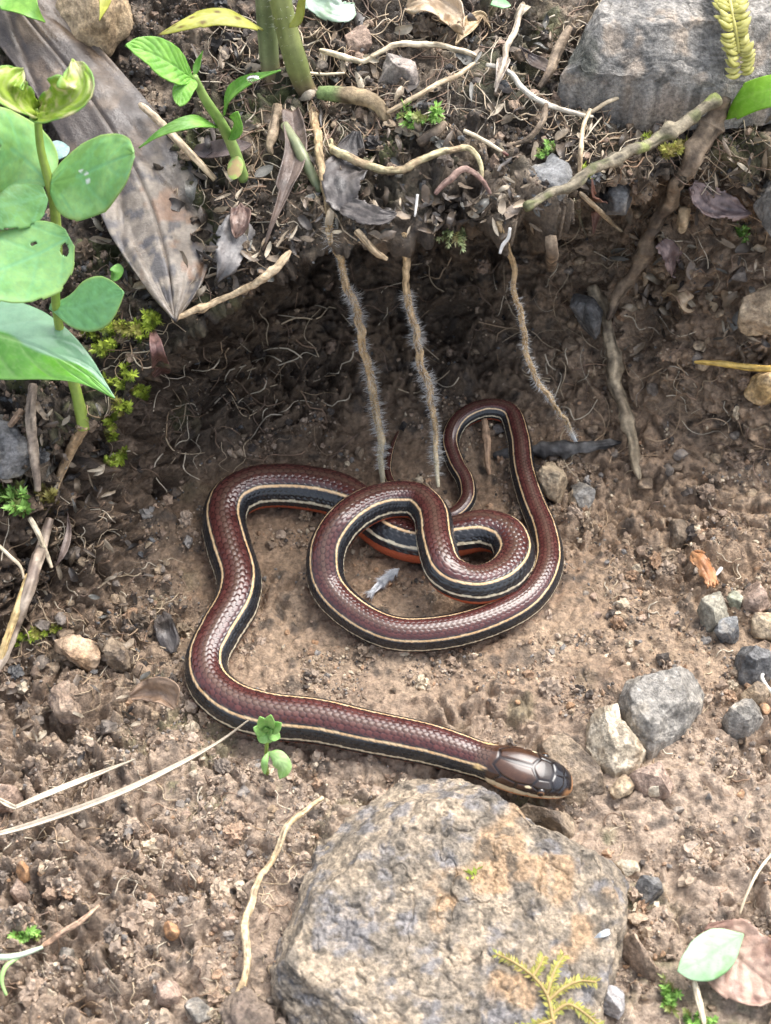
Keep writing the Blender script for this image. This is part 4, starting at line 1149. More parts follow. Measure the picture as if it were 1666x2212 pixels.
# ---- lance-leaved seedling
def plant_lance():
    base = GL(528, 388, 0.0)
    yb = base[1]
    e = empty('lance_leaved_plant', base)
    tag(e, 'bright green seedling with pointed leaves between the big dead leaf and green stalk', 'plant')
    def pl(px, py, dy): return at_y(px, py, yb + dy)
    tube('stem', [base, pl(505, 322, 0.0), pl(480, 270, -0.002), pl(440, 208, -0.004), pl(420, 165, -0.005)], [0.0012, 0.0012, 0.0011, 0.0010, 0.0007], [(0.22, 0.34, 0.09), (0.30, 0.42, 0.13)], M_STEM, ns=10, wob=0.05, seed=12, parent=e)
    g1, g2, gv = (0.14, 0.36, 0.045), (0.24, 0.50, 0.08), (0.32, 0.55, 0.18)
    nf = (-0.1, -0.5, 0.86)
    cf = lambda s: green(g1, g2, gv, s, 350)
    leaf('leaf', [pl(418, 172, -0.005), pl(370, 138, -0.008), pl(320, 112, -0.010), pl(272, 98, -0.012)], sh(48, OVAL), sh(40, OVAL), cf(20), M_LEAF, e, n=nf, cup=0.1, fold=0.12, vein=0.07, nveins=8, seed=20, nu=64, nv=36)
    leaf('leaf', [pl(414, 172, -0.006), pl(395, 195, -0.010), pl(390, 230, -0.013)], sh(26, ROUND), sh(22, ROUND), cf(21), M_LEAF, e, n=nf, cup=0.1, vein=0.05, seed=21)
    leaf('leaf', [pl(418, 168, -0.004), pl(428, 140, -0.003), pl(438, 110, -0.003)], sh(8, LANCE), sh(8, LANCE), cf(22), M_LEAF, e, n=nf, fold=0.4, seed=22)
    leaf('leaf', [pl(484, 250, -0.002), pl(500, 205, -0.006), pl(545, 172, -0.010), pl(606, 152, -0.013)], sh(20, LANCE), sh(22, LANCE), cf(23), M_LEAF, e, n=nf, fold=0.15, vein=0.04, seed=23)
    leaf('leaf', [pl(474, 276, -0.002), pl(420, 262, -0.008), pl(350, 285, -0.012), pl(300, 320, -0.014)], sh(18, LANCE), sh(17, LANCE), cf(24), M_LEAF, e, n=nf, fold=-0.1, vein=0.04, seed=24)
    leaf('leaf', [pl(492, 300, -0.001), pl(510, 280, -0.004), pl(515, 242, -0.006)], sh(24, OBOV), sh(24, OBOV), cf(25), M_LEAF, e, n=nf, cup=0.15, vein=0.04, seed=25)
    leaf('leaf', [pl(512, 338, -0.001), pl(508, 362, -0.003), pl(503, 388, -0.005)], sh(17, ROUND), sh(17, ROUND), green((0.28, 0.42, 0.09), (0.4, 0.48, 0.13), gv, 26, blot=(0.45, 0.33, 0.16)), M_LEAF, e, n=nf, cup=-0.2, seed=26)
    V, F = uvball(0.0011, 10, 14)
    V = V * np.array([1.3, 1, 0.6]) + pl(548, 171, -0.0118)
    d = obj('water_drop', V, F, np.tile((0.8, 0.85, 0.85), (len(V), 1)), M_WATER)
    tag(d, 'clear water drop on a pointed leaf of the lance leaved seedling', 'water drop')
M_WATER = bpy.data.materials.new('water')
M_WATER.use_nodes = True
_b = M_WATER.node_tree.nodes['Principled BSDF']
_b.inputs['Transmission Weight'].default_value = 1.0; _b.inputs['Roughness'].default_value = 0.02; _b.inputs['IOR'].default_value = 1.33
plant_lance()

# ---- thick hairy stalk with its roots
HROOT = [(0.36, 0.25, 0.13), (0.46, 0.34, 0.20)]
def stalk():
    base, _ = G(660, 215)
    yb = base[1]
    e = empty('hairy_stalk', base)
    tag(e, 'thick green hairy stalk with long bristly roots hanging over the snake', 'plant')
    def pl(px, py, dy): return at_y(px, py, yb + dy)
    def uc(u, th, V, c):
        c = mixc(c, (0.22, 0.155, 0.095), 1 - sstep(0.002, 0.0085, np.abs(V[:, 2] - base[2])))
        return c * (0.75 + 0.35 * (0.5 + 0.5 * np.sin(th * 6)))[:, None]
    o, C, R = tube('stem', [pl(682, 222, 0.0), pl(655, 180, 0.0), pl(640, 135, 0.0), pl(625, 85, 0.001), pl(612, 30, 0.002), pl(595, -60, 0.004), pl(575, -240, 0.008), pl(550, -520, 0.014)], [0.0019, 0.0025, 0.0024, 0.0023, 0.0022, 0.0021, 0.0020, 0.0014], [(0.17, 0.20, 0.065), (0.25, 0.28, 0.10)], M_STEM, ns=16, wob=0.05, seed=30, parent=e, uc=uc)
    hairs('stem_hair', C, R, 620, 0.0022, (0.7, 0.7, 0.62), M_FLUFF, o, 30, u0=0.1)
    o, C, R = tube('stem', [pl(600, 230, 0.004), pl(585, 150, 0.005), pl(578, 70, 0.006), pl(570, -60, 0.008), pl(562, -260, 0.012), pl(552, -480, 0.016)], [0.0020, 0.0022, 0.0022, 0.0021, 0.0020, 0.0012], [(0.13, 0.17, 0.07), (0.22, 0.26, 0.12)], M_STEM, ns=14, wob=0.05, seed=31, parent=e, uc=uc)
    hairs('stem_hair', C, R, 700, 0.0024, (0.7, 0.72, 0.66), M_FLUFF, o, 31, u0=0.1)
    def yl(U, V, vn, P):
        c = green((0.36, 0.36, 0.035), (0.50, 0.50, 0.10), (0.5, 0.5, 0.2), 32, 260)(U, V, vn, P)
        for (u, v) in ((0.92, 0.1), (0.8, -0.4), (0.64, -0.55), (0.5, 0.3), (0.35, -0.2), (0.7, 0.4), (0.85, 0.5)):
            c = mixc(c, (0.13, 0.06, 0.015), 0.85 * (1 - sstep(0.5, 1.2, np.sqrt(((U - u) / 0.03) ** 2 + ((V - v) / 0.22) ** 2))))
        return mixc(c, (0.14, 0.07, 0.02), sstep(0.94, 1.0, U))
    leaf('yellow_leaf', [pl(566, 62, 0.001), pl(520, 38, -0.004), pl(460, 32, -0.006), pl(400, 50, -0.008), pl(342, 76, -0.008)], sh(26, [2, 7, 10, 10, 8, 5, 0.5]), sh(26, [2, 7, 10, 10, 8, 5, 0.5]), yl, M_LEAF, e, n=(0, -0.25, 0.97), cup=-0.25, seed=32)
    leaf('leaf', [pl(622, 60, 0.0), pl(645, 40, -0.003), pl(655, 0, -0.006), pl(660, -40, -0.008)], sh(16, LANCE), sh(16, LANCE), green((0.35, 0.38, 0.05), (0.45, 0.48, 0.12), (0.5, 0.5, 0.2), 33), M_LEAF, e, n=(-0.3, -0.6, 0.7), seed=33)
    # roots that lie on the bank
    tube('root', [pl(666, 200, -0.001), pl(690, 262, -0.003)] + lay([(728, 330), (800, 362), (880, 362), (922, 344), (962, 326), (1012, 320), (1036, 350), (1042, 386)], 0.0014), [0.0014, 0.0011, 0.0010, 0.0009, 0.0009, 0.0008, 0.0008, 0.0007, 0.0006, 0.0004], [(0.34, 0.25, 0.15), (0.46, 0.40, 0.23)], M_TWIG, seed=34, parent=e, wander=0.0006)
    # bristly roots that hang in front of the hollow
    def bristly(pts, r, seed, n, ln, u0=0.1, white=False):
        def ucr(u, th, V, c):
            return mixc(c, (0.72, 0.72, 0.70), sstep(0.88, 0.96, u)) if white else mixc(c, (0.45, 0.40, 0.28), sstep(0.8, 1, u))
        o, C, R = tube('root', pts, r, HROOT, M_TWIG, ns=10, wob=0.10, seed=seed, parent=e, wander=0.0010, uc=ucr, n=140)
        hairs('root_hair', C, R, n, ln, (0.74, 0.73, 0.70), M_FLUFF, o, seed, rad=0.000036, u0=u0, u1=0.97)
    top = [pl(672, 215, -0.001)] + lay([(688, 330), (706, 425)], 0.004)
    lipY = GL(712, 470, 0.002)[1] - 0.001
    end1 = at_z(828, 1046, gzs(*at_z(828, 1046, 0.004)[:2]) + 0.0055)
    h1 = [at_y(714, 495, lipY), at_y(740, 590, lipY - 0.001), at_y(777, 705, lipY - 0.001), at_y(800, 820, lipY - 0.001), at_y(820, 930, 0.5 * lipY + 0.5 * end1[1]), end1]
    bristly(top + h1, [0.0011, 0.0009, 0.0008, 0.0008, 0.0008, 0.0009, 0.0009, 0.0009, 0.0006], 35, 2400, 0.0022, 0.34)
    t2 = GL(872, 505, 0.0005)
    lY2 = t2[1] - 0.0005
    end2 = at_z(947, 1052, gzs(*at_z(947, 1052, 0.004)[:2]) + 0.012)
    bristly([t2, at_y(878, 600, lY2), at_y(886, 680, lY2 - 0.001), at_y(908, 770, lY2 - 0.001), at_y(930, 870, lY2 - 0.001), at_y(942, 970, 0.5 * lY2 + 0.5 * end2[1]), end2], [0.0008, 0.0007, 0.0008, 0.0008, 0.0008, 0.0007, 0.0004], 36, 1700, 0.0021, 0.22)
    t3 = GL(1078, 480, 0.0005)
    lY3 = t3[1] - 0.0005
    end3 = GL(1246, 958, 0.0004)
    bristly([t3, at_y(1104, 570, lY3), at_y(1122, 690, lY3), at_y(1165, 820, lY3 + 0.001), at_y(1215, 900, 0.4 * lY3 + 0.6 * end3[1]), end3], [0.0006, 0.0006, 0.0006, 0.0006, 0.0006, 0.0004], 37, 1100, 0.0014, 0.15, True)
stalk()
tag(tube('root_stump', lay([(690, 200), (760, 206), (815, 226), (838, 262)], 0.002), [0.0015, 0.0017, 0.0017, 0.0013], [(0.20, 0.15, 0.09), (0.36, 0.27, 0.16)], M_TWIG, seed=40, ns=12, wander=0.0006, uc=lambda u, th, V, c: mixc(c, (0.16, 0.22, 0.08), (1 - sstep(0.2, 0.35, u))))[0], 'short tan root stump bending away from the hairy stalk', 'root')
tag(tube('plant_stem', lay([(615, 270), (640, 310), (670, 370), (692, 415)], 0.0016), [0.00090, 0.00120, 0.00127, 0.00090], [(0.14, 0.17, 0.09), (0.26, 0.27, 0.15)], M_STEM, seed=41, ns=10)[0], 'short green brown stem running down the bank under the hairy stalk', 'stem')
tag(tube('root', lay([(600, 225), (592, 280), (582, 320), (590, 335)], 0.0018), [0.00135, 0.00105, 0.00120, 0.00060], [(0.22, 0.16, 0.10), (0.33, 0.25, 0.17)], M_TWIG, seed=42)[0], 'stubby brown root below the second hairy stem', 'root')

# ------------------------------------------------------------------ twigs, stalks and roots
BARK = [(0.13, 0.095, 0.065), (0.25, 0.19, 0.13), (0.08, 0.06, 0.045)]
GBARK = [(0.13, 0.11, 0.075), (0.23, 0.195, 0.135), (0.10, 0.105, 0.045)]
STRAW = [(0.52, 0.42, 0.28), (0.66, 0.56, 0.40)]
TANR = [(0.38, 0.28, 0.17), (0.52, 0.41, 0.27)]
DARKW = [(0.045, 0.042, 0.04), (0.11, 0.105, 0.10), (0.03, 0.027, 0.026)]
def T(name, label, cat, pl, r, pal, mat=M_TWIG, lift=None, seed=0, group=None, **k):
    lf = (np.mean(r) * 0.9) if lift is None else lift
    pts = drape(pl, min(lf, 0.003))
    o, C, R = tube(name, pts, r, pal, mat, seed=seed, **k)
    return tag(o, label, cat, group)
def span(pl, l0, l1, clear=0.0022):
    """a stiff piece through these places: straight in depth between its two ends, never inside the ground"""
    dep = []
    for k, (a, b) in enumerate(pl):
        dep.append(np.linalg.norm(G(a, b)[0] - CAM))
    L = np.concatenate([[0], np.cumsum([math.hypot(pl[i + 1][0] - pl[i][0], pl[i + 1][1] - pl[i][1]) for i in range(len(pl) - 1)])])
    t = L / L[-1]
    d = (dep[0] - l0) * (1 - t) + (dep[-1] - l1) * t
    d = np.minimum(d, np.array(dep) - clear)
    return [CAM + ray(a, b) * d[k] for k, (a, b) in enumerate(pl)]
def pin(pl):                                     # (x, y, lift) places
    return [GL(a, b, l) for a, b, l in pl]

tag(tube('twig', span([(1136, 448), (1250, 388), (1400, 310), (1480, 262), (1552, 212)], 0.010, 0.006, 0.013), [0.0009, 0.0011, 0.0012, 0.0013, 0.0012], GBARK, M_TWIG, seed=50, ns=12, wob=0.25, wander=0.0010, uc=lambda u, th, V, c: mixc(c, (0.20, 0.24, 0.06), 0.75 * sstep(0.1, 0.4, fbm(V * 170, 88, 3))))[0], 'straight mossy grey twig lying across the blue grey stones', 'twig')
tag(tube('twig', span([(1566, 208), (1535, 265), (1490, 345), (1430, 460), (1378, 565), (1322, 668), (1312, 690)], 0.010, 0.0068, 0.0045), [0.0021, 0.0021, 0.0018, 0.0014, 0.0014, 0.0013, 0.0010], BARK, M_TWIG, seed=51, ns=12, wob=0.35, wander=0.0012)[0], 'long dark brown twig slanting down the bank to the forked twig', 'twig')
tag(tube('twig', span([(1283, 618), (1300, 665), (1313, 720), (1335, 840), (1358, 930), (1372, 985), (1382, 1036)], 0.005, 0.001), [0.0013, 0.0016, 0.0015, 0.0014, 0.0014, 0.0014, 0.0011], [(0.20, 0.155, 0.10), (0.31, 0.25, 0.17), (0.11, 0.085, 0.06)], M_TWIG, seed=52, ns=12, wob=0.35, wander=0.0008)[0], 'knobbly grey brown forked twig propped against the slope beside the snake', 'twig')
tag(tube('stick', pin([(1066, 984, 0.0015), (1120, 976, 0.002), (1200, 970, 0.002), (1290, 962, 0.002), (1342, 955, 0.0015)]), [0.0010, 0.0014, 0.0016, 0.0013, 0.0006], DARKW, M_TWIG, seed=53, ns=10, wob=0.4)[0], 'black rotten stick behind the upper loop of the snake', 'stick')
T('pale_stem', 'pale jointed dry stem arching over the flat topped stone', 'stem', [(690, 108), (735, 122), (782, 132), (822, 112), (862, 97), (940, 96), (1000, 108), (1028, 122)], [0.00054, 0.00064, 0.00054, 0.00054, 0.00071, 0.00064, 0.00054, 0.00064], STRAW, M_STRAW, lift=0.0060, seed=54, wander=0.0005)
T('pale_stem', 'straight tan dry stem rising to meet the jointed pale stem', 'stem', [(836, 244), (900, 208), (960, 178), (1026, 136)], [0.00049, 0.00054, 0.00054, 0.00049], TANR, M_STRAW, lift=0.0050, seed=55, wander=0.0004)
T('pale_stem', 'grey white dry stem winding down toward the mossy twig', 'stem', [(1050, 140), (1092, 152), (1128, 185), (1158, 212), (1205, 235), (1262, 250), (1282, 252)], [0.00044, 0.00054, 0.00064, 0.00059, 0.00054, 0.00054, 0.00044], [(0.42, 0.37, 0.29), (0.58, 0.53, 0.44)], M_STRAW, lift=0.0050, seed=56, wander=0.0004)
T('pale_stem', 'thin tan stalk standing between the winding stem and the mossy twig', 'stem', [(1276, 236), (1262, 268), (1256, 310), (1252, 372)], [0.00049, 0.00044, 0.00054, 0.00044], TANR, M_STRAW, lift=0.0060, seed=57)
T('pale_stem', 'short pale forked stem above the mossy twig', 'stem', [(1262, 250), (1310, 222), (1352, 206), (1398, 192)], [0.00044, 0.00044, 0.00044, 0.00027], STRAW, M_STRAW, lift=0.0050, seed=58, wander=0.0005)
T('pale_stem', 'tan stalk below the mossy twig crossing the reddish dead leaf', 'stem', [(1252, 415), (1285, 446), (1332, 490), (1345, 500)], [0.00054, 0.00054, 0.00059, 0.00044], TANR, M_STRAW, lift=0.0070, seed=59)
T('pale_stem', 'short straw coloured stick with a dark end on the mossy litter', 'stem', [(1002, 282), (1040, 300), (1098, 336)], [0.00044, 0.00044, 0.00032], STRAW, M_STRAW, lift=0.0040, seed=60, uc=lambda u, th, V, c: mixc(c, (0.10, 0.03, 0.02), sstep(0.82, 0.9, u)))
T('pale_stem', 'thin straw stick lying behind the green shoots on the ledge', 'stem', [(640, 152), (690, 160), (745, 158)], [0.00032, 0.00032, 0.00027], STRAW, M_STRAW, lift=0.0040, seed=61)
T('twig', 'short broken brown twig beside the tiny green shoots', 'twig', [(905, 310), (940, 285), (962, 265)], [0.0014, 0.0013, 0.0010], BARK, lift=0.002, seed=62)
T('root', 'tan woody root reaching from the dead leaf tip over the hollow', 'root', [(372, 692), (420, 672), (500, 640), (556, 612), (598, 580), (628, 542)], [0.00052, 0.00068, 0.00068, 0.00075, 0.00097, 0.00068], TANR, lift=0.0035, seed=63, ns=10, wob=0.2, wander=0.0005)
T('stick', 'straight pale stick leaning beside the big dead leaf', 'stick', [(302, 225), (340, 258), (400, 320), (465, 388)], [0.00079, 0.00086, 0.00079, 0.00065], TANR, M_STRAW, lift=0.003, seed=64)
T('dry_stalk', 'thick ribbed dry stalk leaning down past the moss sprig', 'stalk', [(108, 1120), (90, 1180), (66, 1260), (38, 1340), (5, 1420), (-20, 1470)], [0.00086, 0.00130, 0.00137, 0.00137, 0.00122, 0.00108], [(0.30, 0.23, 0.17), (0.42, 0.34, 0.26), (0.18, 0.13, 0.10)], M_STRAW, lift=0.0080, seed=65, ns=10, wander=0.0004)
T('dry_stalk', 'yellowish straw stalk lying along the ribbed dry stalk', 'stalk', [(62, 1240), (40, 1310), (15, 1380), (-6, 1450)], [0.00072, 0.00086, 0.00086, 0.00072], [(0.55, 0.38, 0.16), (0.66, 0.50, 0.26)], M_STRAW, lift=0.0095, seed=66, ns=10)
T('dry_stalk', 'thin dry stalk crossing above the ribbed dry stalk', 'stalk', [(64, 1118), (82, 1150), (100, 1195), (112, 1226)], [0.00065, 0.00058, 0.00058, 0.00043], STRAW, M_STRAW, lift=0.0095, seed=67)
T('dry_stalk', 'wispy pale dry stem curling beside the ribbed dry stalk', 'stalk', [(-5, 1176), (20, 1200), (45, 1225), (52, 1250)], [0.00043, 0.00043, 0.00036, 0.00029], STRAW, M_STRAW, lift=0.0080, seed=68)
T('dry_stalk', 'brown vertical dead stem in the bank below the glossy leaf', 'stalk', [(72, 830), (66, 900), (72, 970), (80, 1030), (82, 1060)], [0.00101, 0.00108, 0.00108, 0.00101, 0.00072], [(0.20, 0.155, 0.12), (0.30, 0.24, 0.18)], M_TWIG, lift=0.0060, seed=69)
T('root', 'thin brown rootlet hanging down the bank beside the dark stone', 'root', [(48, 885), (25, 915), (0, 945), (-15, 960)], [0.0008, 0.0007, 0.0006, 0.0004], [(0.30, 0.20, 0.13), (0.38, 0.27, 0.18)], lift=0.002, seed=70)
def blade(pl, lifts, wpx, pal, seed, label, r=0.0014):
    pts = [GL(a, b, l) for (a, b), l in zip(pl, lifts)]
    def cf(U, V, vn, P):
        q = P.reshape(-1, 3)
        c = mixc(pal[0], pal[1], (0.5 + 0.5 * np.cos(V * 9)))
        return mixc(c, (0.16, 0.13, 0.09), (1 - sstep(0.02, 0.12, np.abs(V - 0.15))) * 0.8) * (1 + 0.15 * fbm(q * 500, seed, 2).reshape(U.shape)[..., None])
    o = leaf('dry_grass_blade', pts, sh(wpx, [6, 9, 10, 10, 9, 7, 4, 1]), sh(wpx, [6, 9, 10, 10, 9, 7, 4, 1]), cf, M_STRAW, n=(0, -0.5, 0.85), fold=0.35, seed=seed, thick=0.00035, nu=60, nv=14)
    return tag(o, label, 'grass')
blade([(-30, 1808), (60, 1784), (250, 1716), (400, 1644), (480, 1598), (536, 1556)], [0.005, 0.006, 0.007, 0.009, 0.012, 0.0165], 6.5, [(0.40, 0.33, 0.24), (0.60, 0.52, 0.41)], 71, 'long pale dry grass blade whose tip rests on the snake')
blade([(34, 1744), (100, 1716), (180, 1684), (292, 1640)], [0.006, 0.006, 0.006, 0.005], 6, [(0.56, 0.47, 0.34), (0.70, 0.61, 0.48)], 72, 'shorter dry grass stalk lying above the long pale blade')
blade([(36, 1746), (14, 1736), (-20, 1716)], [0.006, 0.006, 0.006], 5, [(0.56, 0.47, 0.34), (0.70, 0.61, 0.48)], 73, 'stub of dry grass broken off the shorter dry stalk')
T('root', 'long thin pale root winding down the gravel beside the big flat rock', 'root', [(698, 1724), (660, 1752), (622, 1790), (600, 1840), (568, 1884), (548, 1940), (528, 2000), (530, 2060), (522, 2120), (498, 2180), (488, 2240)], [0.0005, 0.0006, 0.0006, 0.0006, 0.0006, 0.0007, 0.0008, 0.0007, 0.0007, 0.0009, 0.0009], [(0.44, 0.32, 0.18), (0.55, 0.43, 0.27)], lift=0.0022, seed=74, wander=0.0007)
T('root', 'thin straw coloured rootlet above the green fallen leaf', 'root', [(1680, 1830), (1640, 1880), (1612, 1935), (1598, 1975)], [0.0003, 0.0003, 0.0003, 0.0002], STRAW, M_STRAW, lift=0.003, seed=75)
T('white_thread', 'curled white thread on the tan stone by the dark slate', 'thread', [(1672, 1500), (1652, 1475), (1646, 1460), (1658, 1450), (1674, 1455)], [0.0004, 0.0004, 0.0004, 0.0004, 0.0003], [(0.68, 0.66, 0.58), (0.78, 0.76, 0.7)], M_FLUFF, lift=0.006, seed=76)
T('root_tip', 'short white root tip poking from the lip above the hollow', 'root', [(902, 420), (900, 440), (896, 468)], [0.0003, 0.0003, 0.0002], [(0.66, 0.64, 0.60), (0.76, 0.74, 0.7)], M_FLUFF, lift=0.003, seed=77)
T('root_tip', 'curved white root tip beside the third bristly root', 'root', [(1102, 492), (1098, 515), (1086, 530), (1080, 548)], [0.0003, 0.0004, 0.0004, 0.0003], [(0.66, 0.64, 0.60), (0.76, 0.74, 0.7)], M_FLUFF, lift=0.004, seed=78)
T('root_tip', 'small white root curl on the soil near the orange leaf scrap', 'root', [(1528, 1250), (1548, 1240), (1558, 1228)], [0.0003, 0.0004, 0.0005], [(0.66, 0.64, 0.60), (0.76, 0.74, 0.7)], M_FLUFF, lift=0.002, seed=79)
T('root', 'pale stubby root below the brown fallen leaf', 'root', [(1500, 2120), (1510, 2160), (1522, 2215)], [0.0006, 0.0006, 0.0005], STRAW, M_STRAW, lift=0.003, seed=80)
T('root', 'crooked brown root standing inside the upper loop of the snake', 'root', [(1046, 905), (1050, 940), (1054, 985), (1058, 1025)], [0.0009, 0.0009, 0.0008, 0.0006], [(0.28, 0.18, 0.11), (0.38, 0.25, 0.16)], lift=0.0015, seed=81, wander=0.0006)
T('root', 'rusty root loop under the curled pale root on the ledge', 'root', [(940, 420), (975, 385), (1010, 362), (1040, 385), (1060, 420)], [0.00052, 0.00068, 0.00060, 0.00052, 0.00038], [(0.20, 0.12, 0.10), (0.30, 0.20, 0.16)], lift=0.0035, seed=82, wander=0.0008)
T('root', 'short tan root sticking out of the lip above the hollow', 'root', [(770, 498), (790, 520), (812, 545), (836, 560)], [0.0007, 0.0007, 0.0007, 0.0005], TANR, lift=0.003, seed=83)
T('root', 'yellowish leaf stalk lying on the slope above the ochre stone', 'stalk', [(1500, 782), (1560, 786), (1620, 794), (1690, 798)], [0.0004, 0.0007, 0.0008, 0.0008], [(0.42, 0.27, 0.06), (0.55, 0.38, 0.10)], M_STRAW, lift=0.003, seed=84)
T('twig', 'short upright broken twig stub right of the long dark twig', 'twig', [(1480, 448), (1476, 475), (1472, 498)], [0.0013, 0.0014, 0.0013], TANR, lift=0.003, seed=85)
T('twig', 'thick brown root stub hanging at the back of the bank hollow', 'root', [(1190, 510), (1192, 545), (1190, 580)], [0.0013, 0.0013, 0.0012], BARK, lift=0.0025, seed=86)
T('twig', 'thin dark twig crossing the litter below the grey boulder', 'twig', [(1180, 225), (1172, 262), (1140, 300), (1110, 312)], [0.0006, 0.0007, 0.0006, 0.0004], BARK, lift=0.003, seed=87)
T('twig', 'pale split stem standing in the litter by the grey boulder', 'twig', [(1130, 10), (1112, 60), (1092, 120), (1070, 190)], [0.00054, 0.00071, 0.00064, 0.00044], [(0.36, 0.28, 0.2), (0.5, 0.42, 0.32)], M_STRAW, lift=0.003, seed=88, wander=0.0005)
T('twig', 'bleached splinter of wood pointing up by the grey boulder', 'twig', [(1270, 65), (1285, 40), (1305, 15), (1325, -15)], [0.0006, 0.0012, 0.0014, 0.0014], STRAW, M_STRAW, lift=0.004, seed=89)
T('twig', 'dark woody root running down beside the grey boulder', 'twig', [(1230, 60), (1205, 110), (1190, 150), (1165, 190)], [0.00090, 0.00120, 0.00105, 0.00060], BARK, lift=0.002, seed=90)
T('green_shoot', 'pale green curved shoot among the gravel roots', 'shoot', [(-10, 2068), (30, 2066), (65, 2056), (92, 2046)], [0.0006, 0.0006, 0.0005, 0.0004], [(0.42, 0.52, 0.36), (0.55, 0.62, 0.48)], M_STEM, lift=0.003, seed=91)
T('green_shoot', 'thin bent green shoot below the pale green shoot', 'shoot', [(42, 2066), (12, 2090), (4, 2120), (14, 2150)], [0.0004, 0.0005, 0.0004, 0.0003], [(0.30, 0.46, 0.16), (0.4, 0.55, 0.24)], M_STEM, lift=0.003, seed=92)
T('root', 'reddish rootlet spreading over the gravel near the green shoots', 'root', [(90, 2046), (140, 2012), (180, 1985), (215, 1955)], [0.0005, 0.0006, 0.0005, 0.0003], [(0.36, 0.22, 0.14), (0.46, 0.31, 0.21)], lift=0.002, seed=93, wander=0.0006)

# fine rootlets nobody could count
def rootlets():
    rng = np.random.default_rng(17)
    Vs, Fs, Cs = [], [], []
    base = 0
    pals = np.array([(0.34, 0.24, 0.15), (0.46, 0.36, 0.24), (0.18, 0.12, 0.085), (0.56, 0.48, 0.36), (0.26, 0.17, 0.11)])
    boxes = [((560, 500, 1250, 980), 110, 0.022, 0.0025), ((440, 30, 1650, 470), 700, 0.016, 0.004), ((0, 1080, 420, 1500), 170, 0.010, 0.002), ((0, 1650, 640, 2212), 190, 0.009, 0.0016),
             ((1200, 1050, 1666, 2212), 150, 0.006, 0.0012), ((1180, 520, 1660, 1000), 150, 0.012, 0.003), ((200, 420, 640, 1000), 200, 0.012, 0.003)]
    for bx, n, ln, lf in boxes:
        for k in range(n):
            px, py = rng.uniform(bx[0], bx[2]), rng.uniform(bx[1], bx[3])
            a = rng.uniform(0, 2 * math.pi); L = ln * rng.uniform(0.3, 1.0) / mpp(CAM + FW * 0.36)
            pts = []
            for t in np.linspace(0, 1, 5):
                pts.append(GL(px + L * t * math.cos(a), py + L * t * math.sin(a), lf * rng.uniform(0.05, 0.5)))
                a += rng.uniform(-0.55, 0.55)
            pts = np.array(pts)
            if np.linalg.norm(np.diff(pts, axis=0), axis=1).max() > 0.012 or not far_from_snake(pts.mean(0), 0.009): continue
            r = rng.uniform(0.00006, 0.00022)
            V, F, u, th = tube_geo(crspline(pts, 12), np.linspace(r, r * 0.5, 12), 4)
            Vs.append(V); Cs.append(np.tile(pals[rng.integers(5)] * rng.uniform(0.7, 1.1), (len(V), 1)))
            Fs.append(np.vstack([F[0][:, [0, 1, 2]], F[0][:, [0, 2, 3]], F[1]]) + base); base += len(V)
    o = obj('rootlets', np.vstack(Vs), np.vstack(Fs), np.vstack(Cs), M_STRAW)
    tag(o, 'hair fine roots and fibres woven through the soil and litter', 'roots', kind='stuff')
rootlets()
# ------------------------------------------------------------------ dead leaves
def D(name, label, mid, wl, wr, cols, lift=None, seed=0, cat='leaf', mat=None, n=(0, -0.5, 0.86), group=None, **k):
    pts = [GL(a, b, c) for a, b, c in mid] if not k.pop('flat', False) else span([m[:2] for m in mid], mid[0][2], mid[-1][2], min(m[2] for m in mid) * 0.8)
    o = leaf(name, pts, wl, wr, dead(*cols, seed=seed, k=k.pop('k', 350)), mat or M_DEADLEAF, n=n, seed=seed, **k)
    return tag(o, label, cat, group)
# the long leathery leaf, one arch over the edge of the bank
def big_leaf():
    y0 = GL(375, 690, 0.004)
    pts = span([(-10, -60), (60, 40), (150, 150), (245, 286), (305, 394), (338, 480), (364, 580), (378, 694)], 0.014, 0.007, 0.006)
    c = dead((0.10, 0.072, 0.05), (0.17, 0.125, 0.088), (0.07, 0.055, 0.046), seed=100, k=130, vcol=(0.10, 0.065, 0.04))
    def cf(U, V, vn, P):
        col = c(U, V, vn, P)
        q = P.reshape(-1, 3)
        grey = mixc((0.30, 0.255, 0.205), (0.20, 0.165, 0.13), sstep(-0.2, 0.2, fbm(q * 330, 101, 3)).reshape(U.shape))
        grey = mixc(grey, (0.085, 0.08, 0.085), sstep(0.06, 0.18, fbm(q * 380, 102, 4)).reshape(U.shape) * 0.85)
        grey = mixc(grey, (0.24, 0.13, 0.07), sstep(0.2, 0.35, fbm(q * 200, 103, 3)).reshape(U.shape) * 0.7)
        lower = sstep(0.45, 0.72, U + 0.2 * fbm(q * 120, 104, 3).reshape(U.shape))
        col = mixc(col, grey, lower)
        return mixc(col, (0.09, 0.065, 0.045), vn * 0.7) * 0.78
    o = leaf('dead_leaf', pts, [80, 82, 86, 92, 102, 112, 122, 126, 112, 78, 0.5], [80, 82, 86, 90, 98, 106, 110, 106, 90, 62, 0.5], cf, M_DEADLEAF, n=(0.15, -0.5, 0.85), cup=-0.10, fold=-0.10, wave=0.10, wk=4, vein=0.05, nveins=2, ridge=0.028, seed=100, nu=110, nv=60, thick=0.0005)
    tag(o, 'long leathery brown dead leaf with blotchy grey tip hanging over the hollow', 'leaf')
big_leaf()
DK = ((0.055, 0.046, 0.042), (0.12, 0.105, 0.095), (0.03, 0.026, 0.024))
D('dead_leaf', 'black crumpled dead leaf under the looping pale root', [(770, 285, 0.002), (752, 340, 0.004), (745, 400, 0.004), (758, 470, 0.003)], [10, 42, 52, 36, 4], [10, 36, 58, 50, 4], DK, seed=110, wave=0.35, ragged=0.25, vein=0.03)
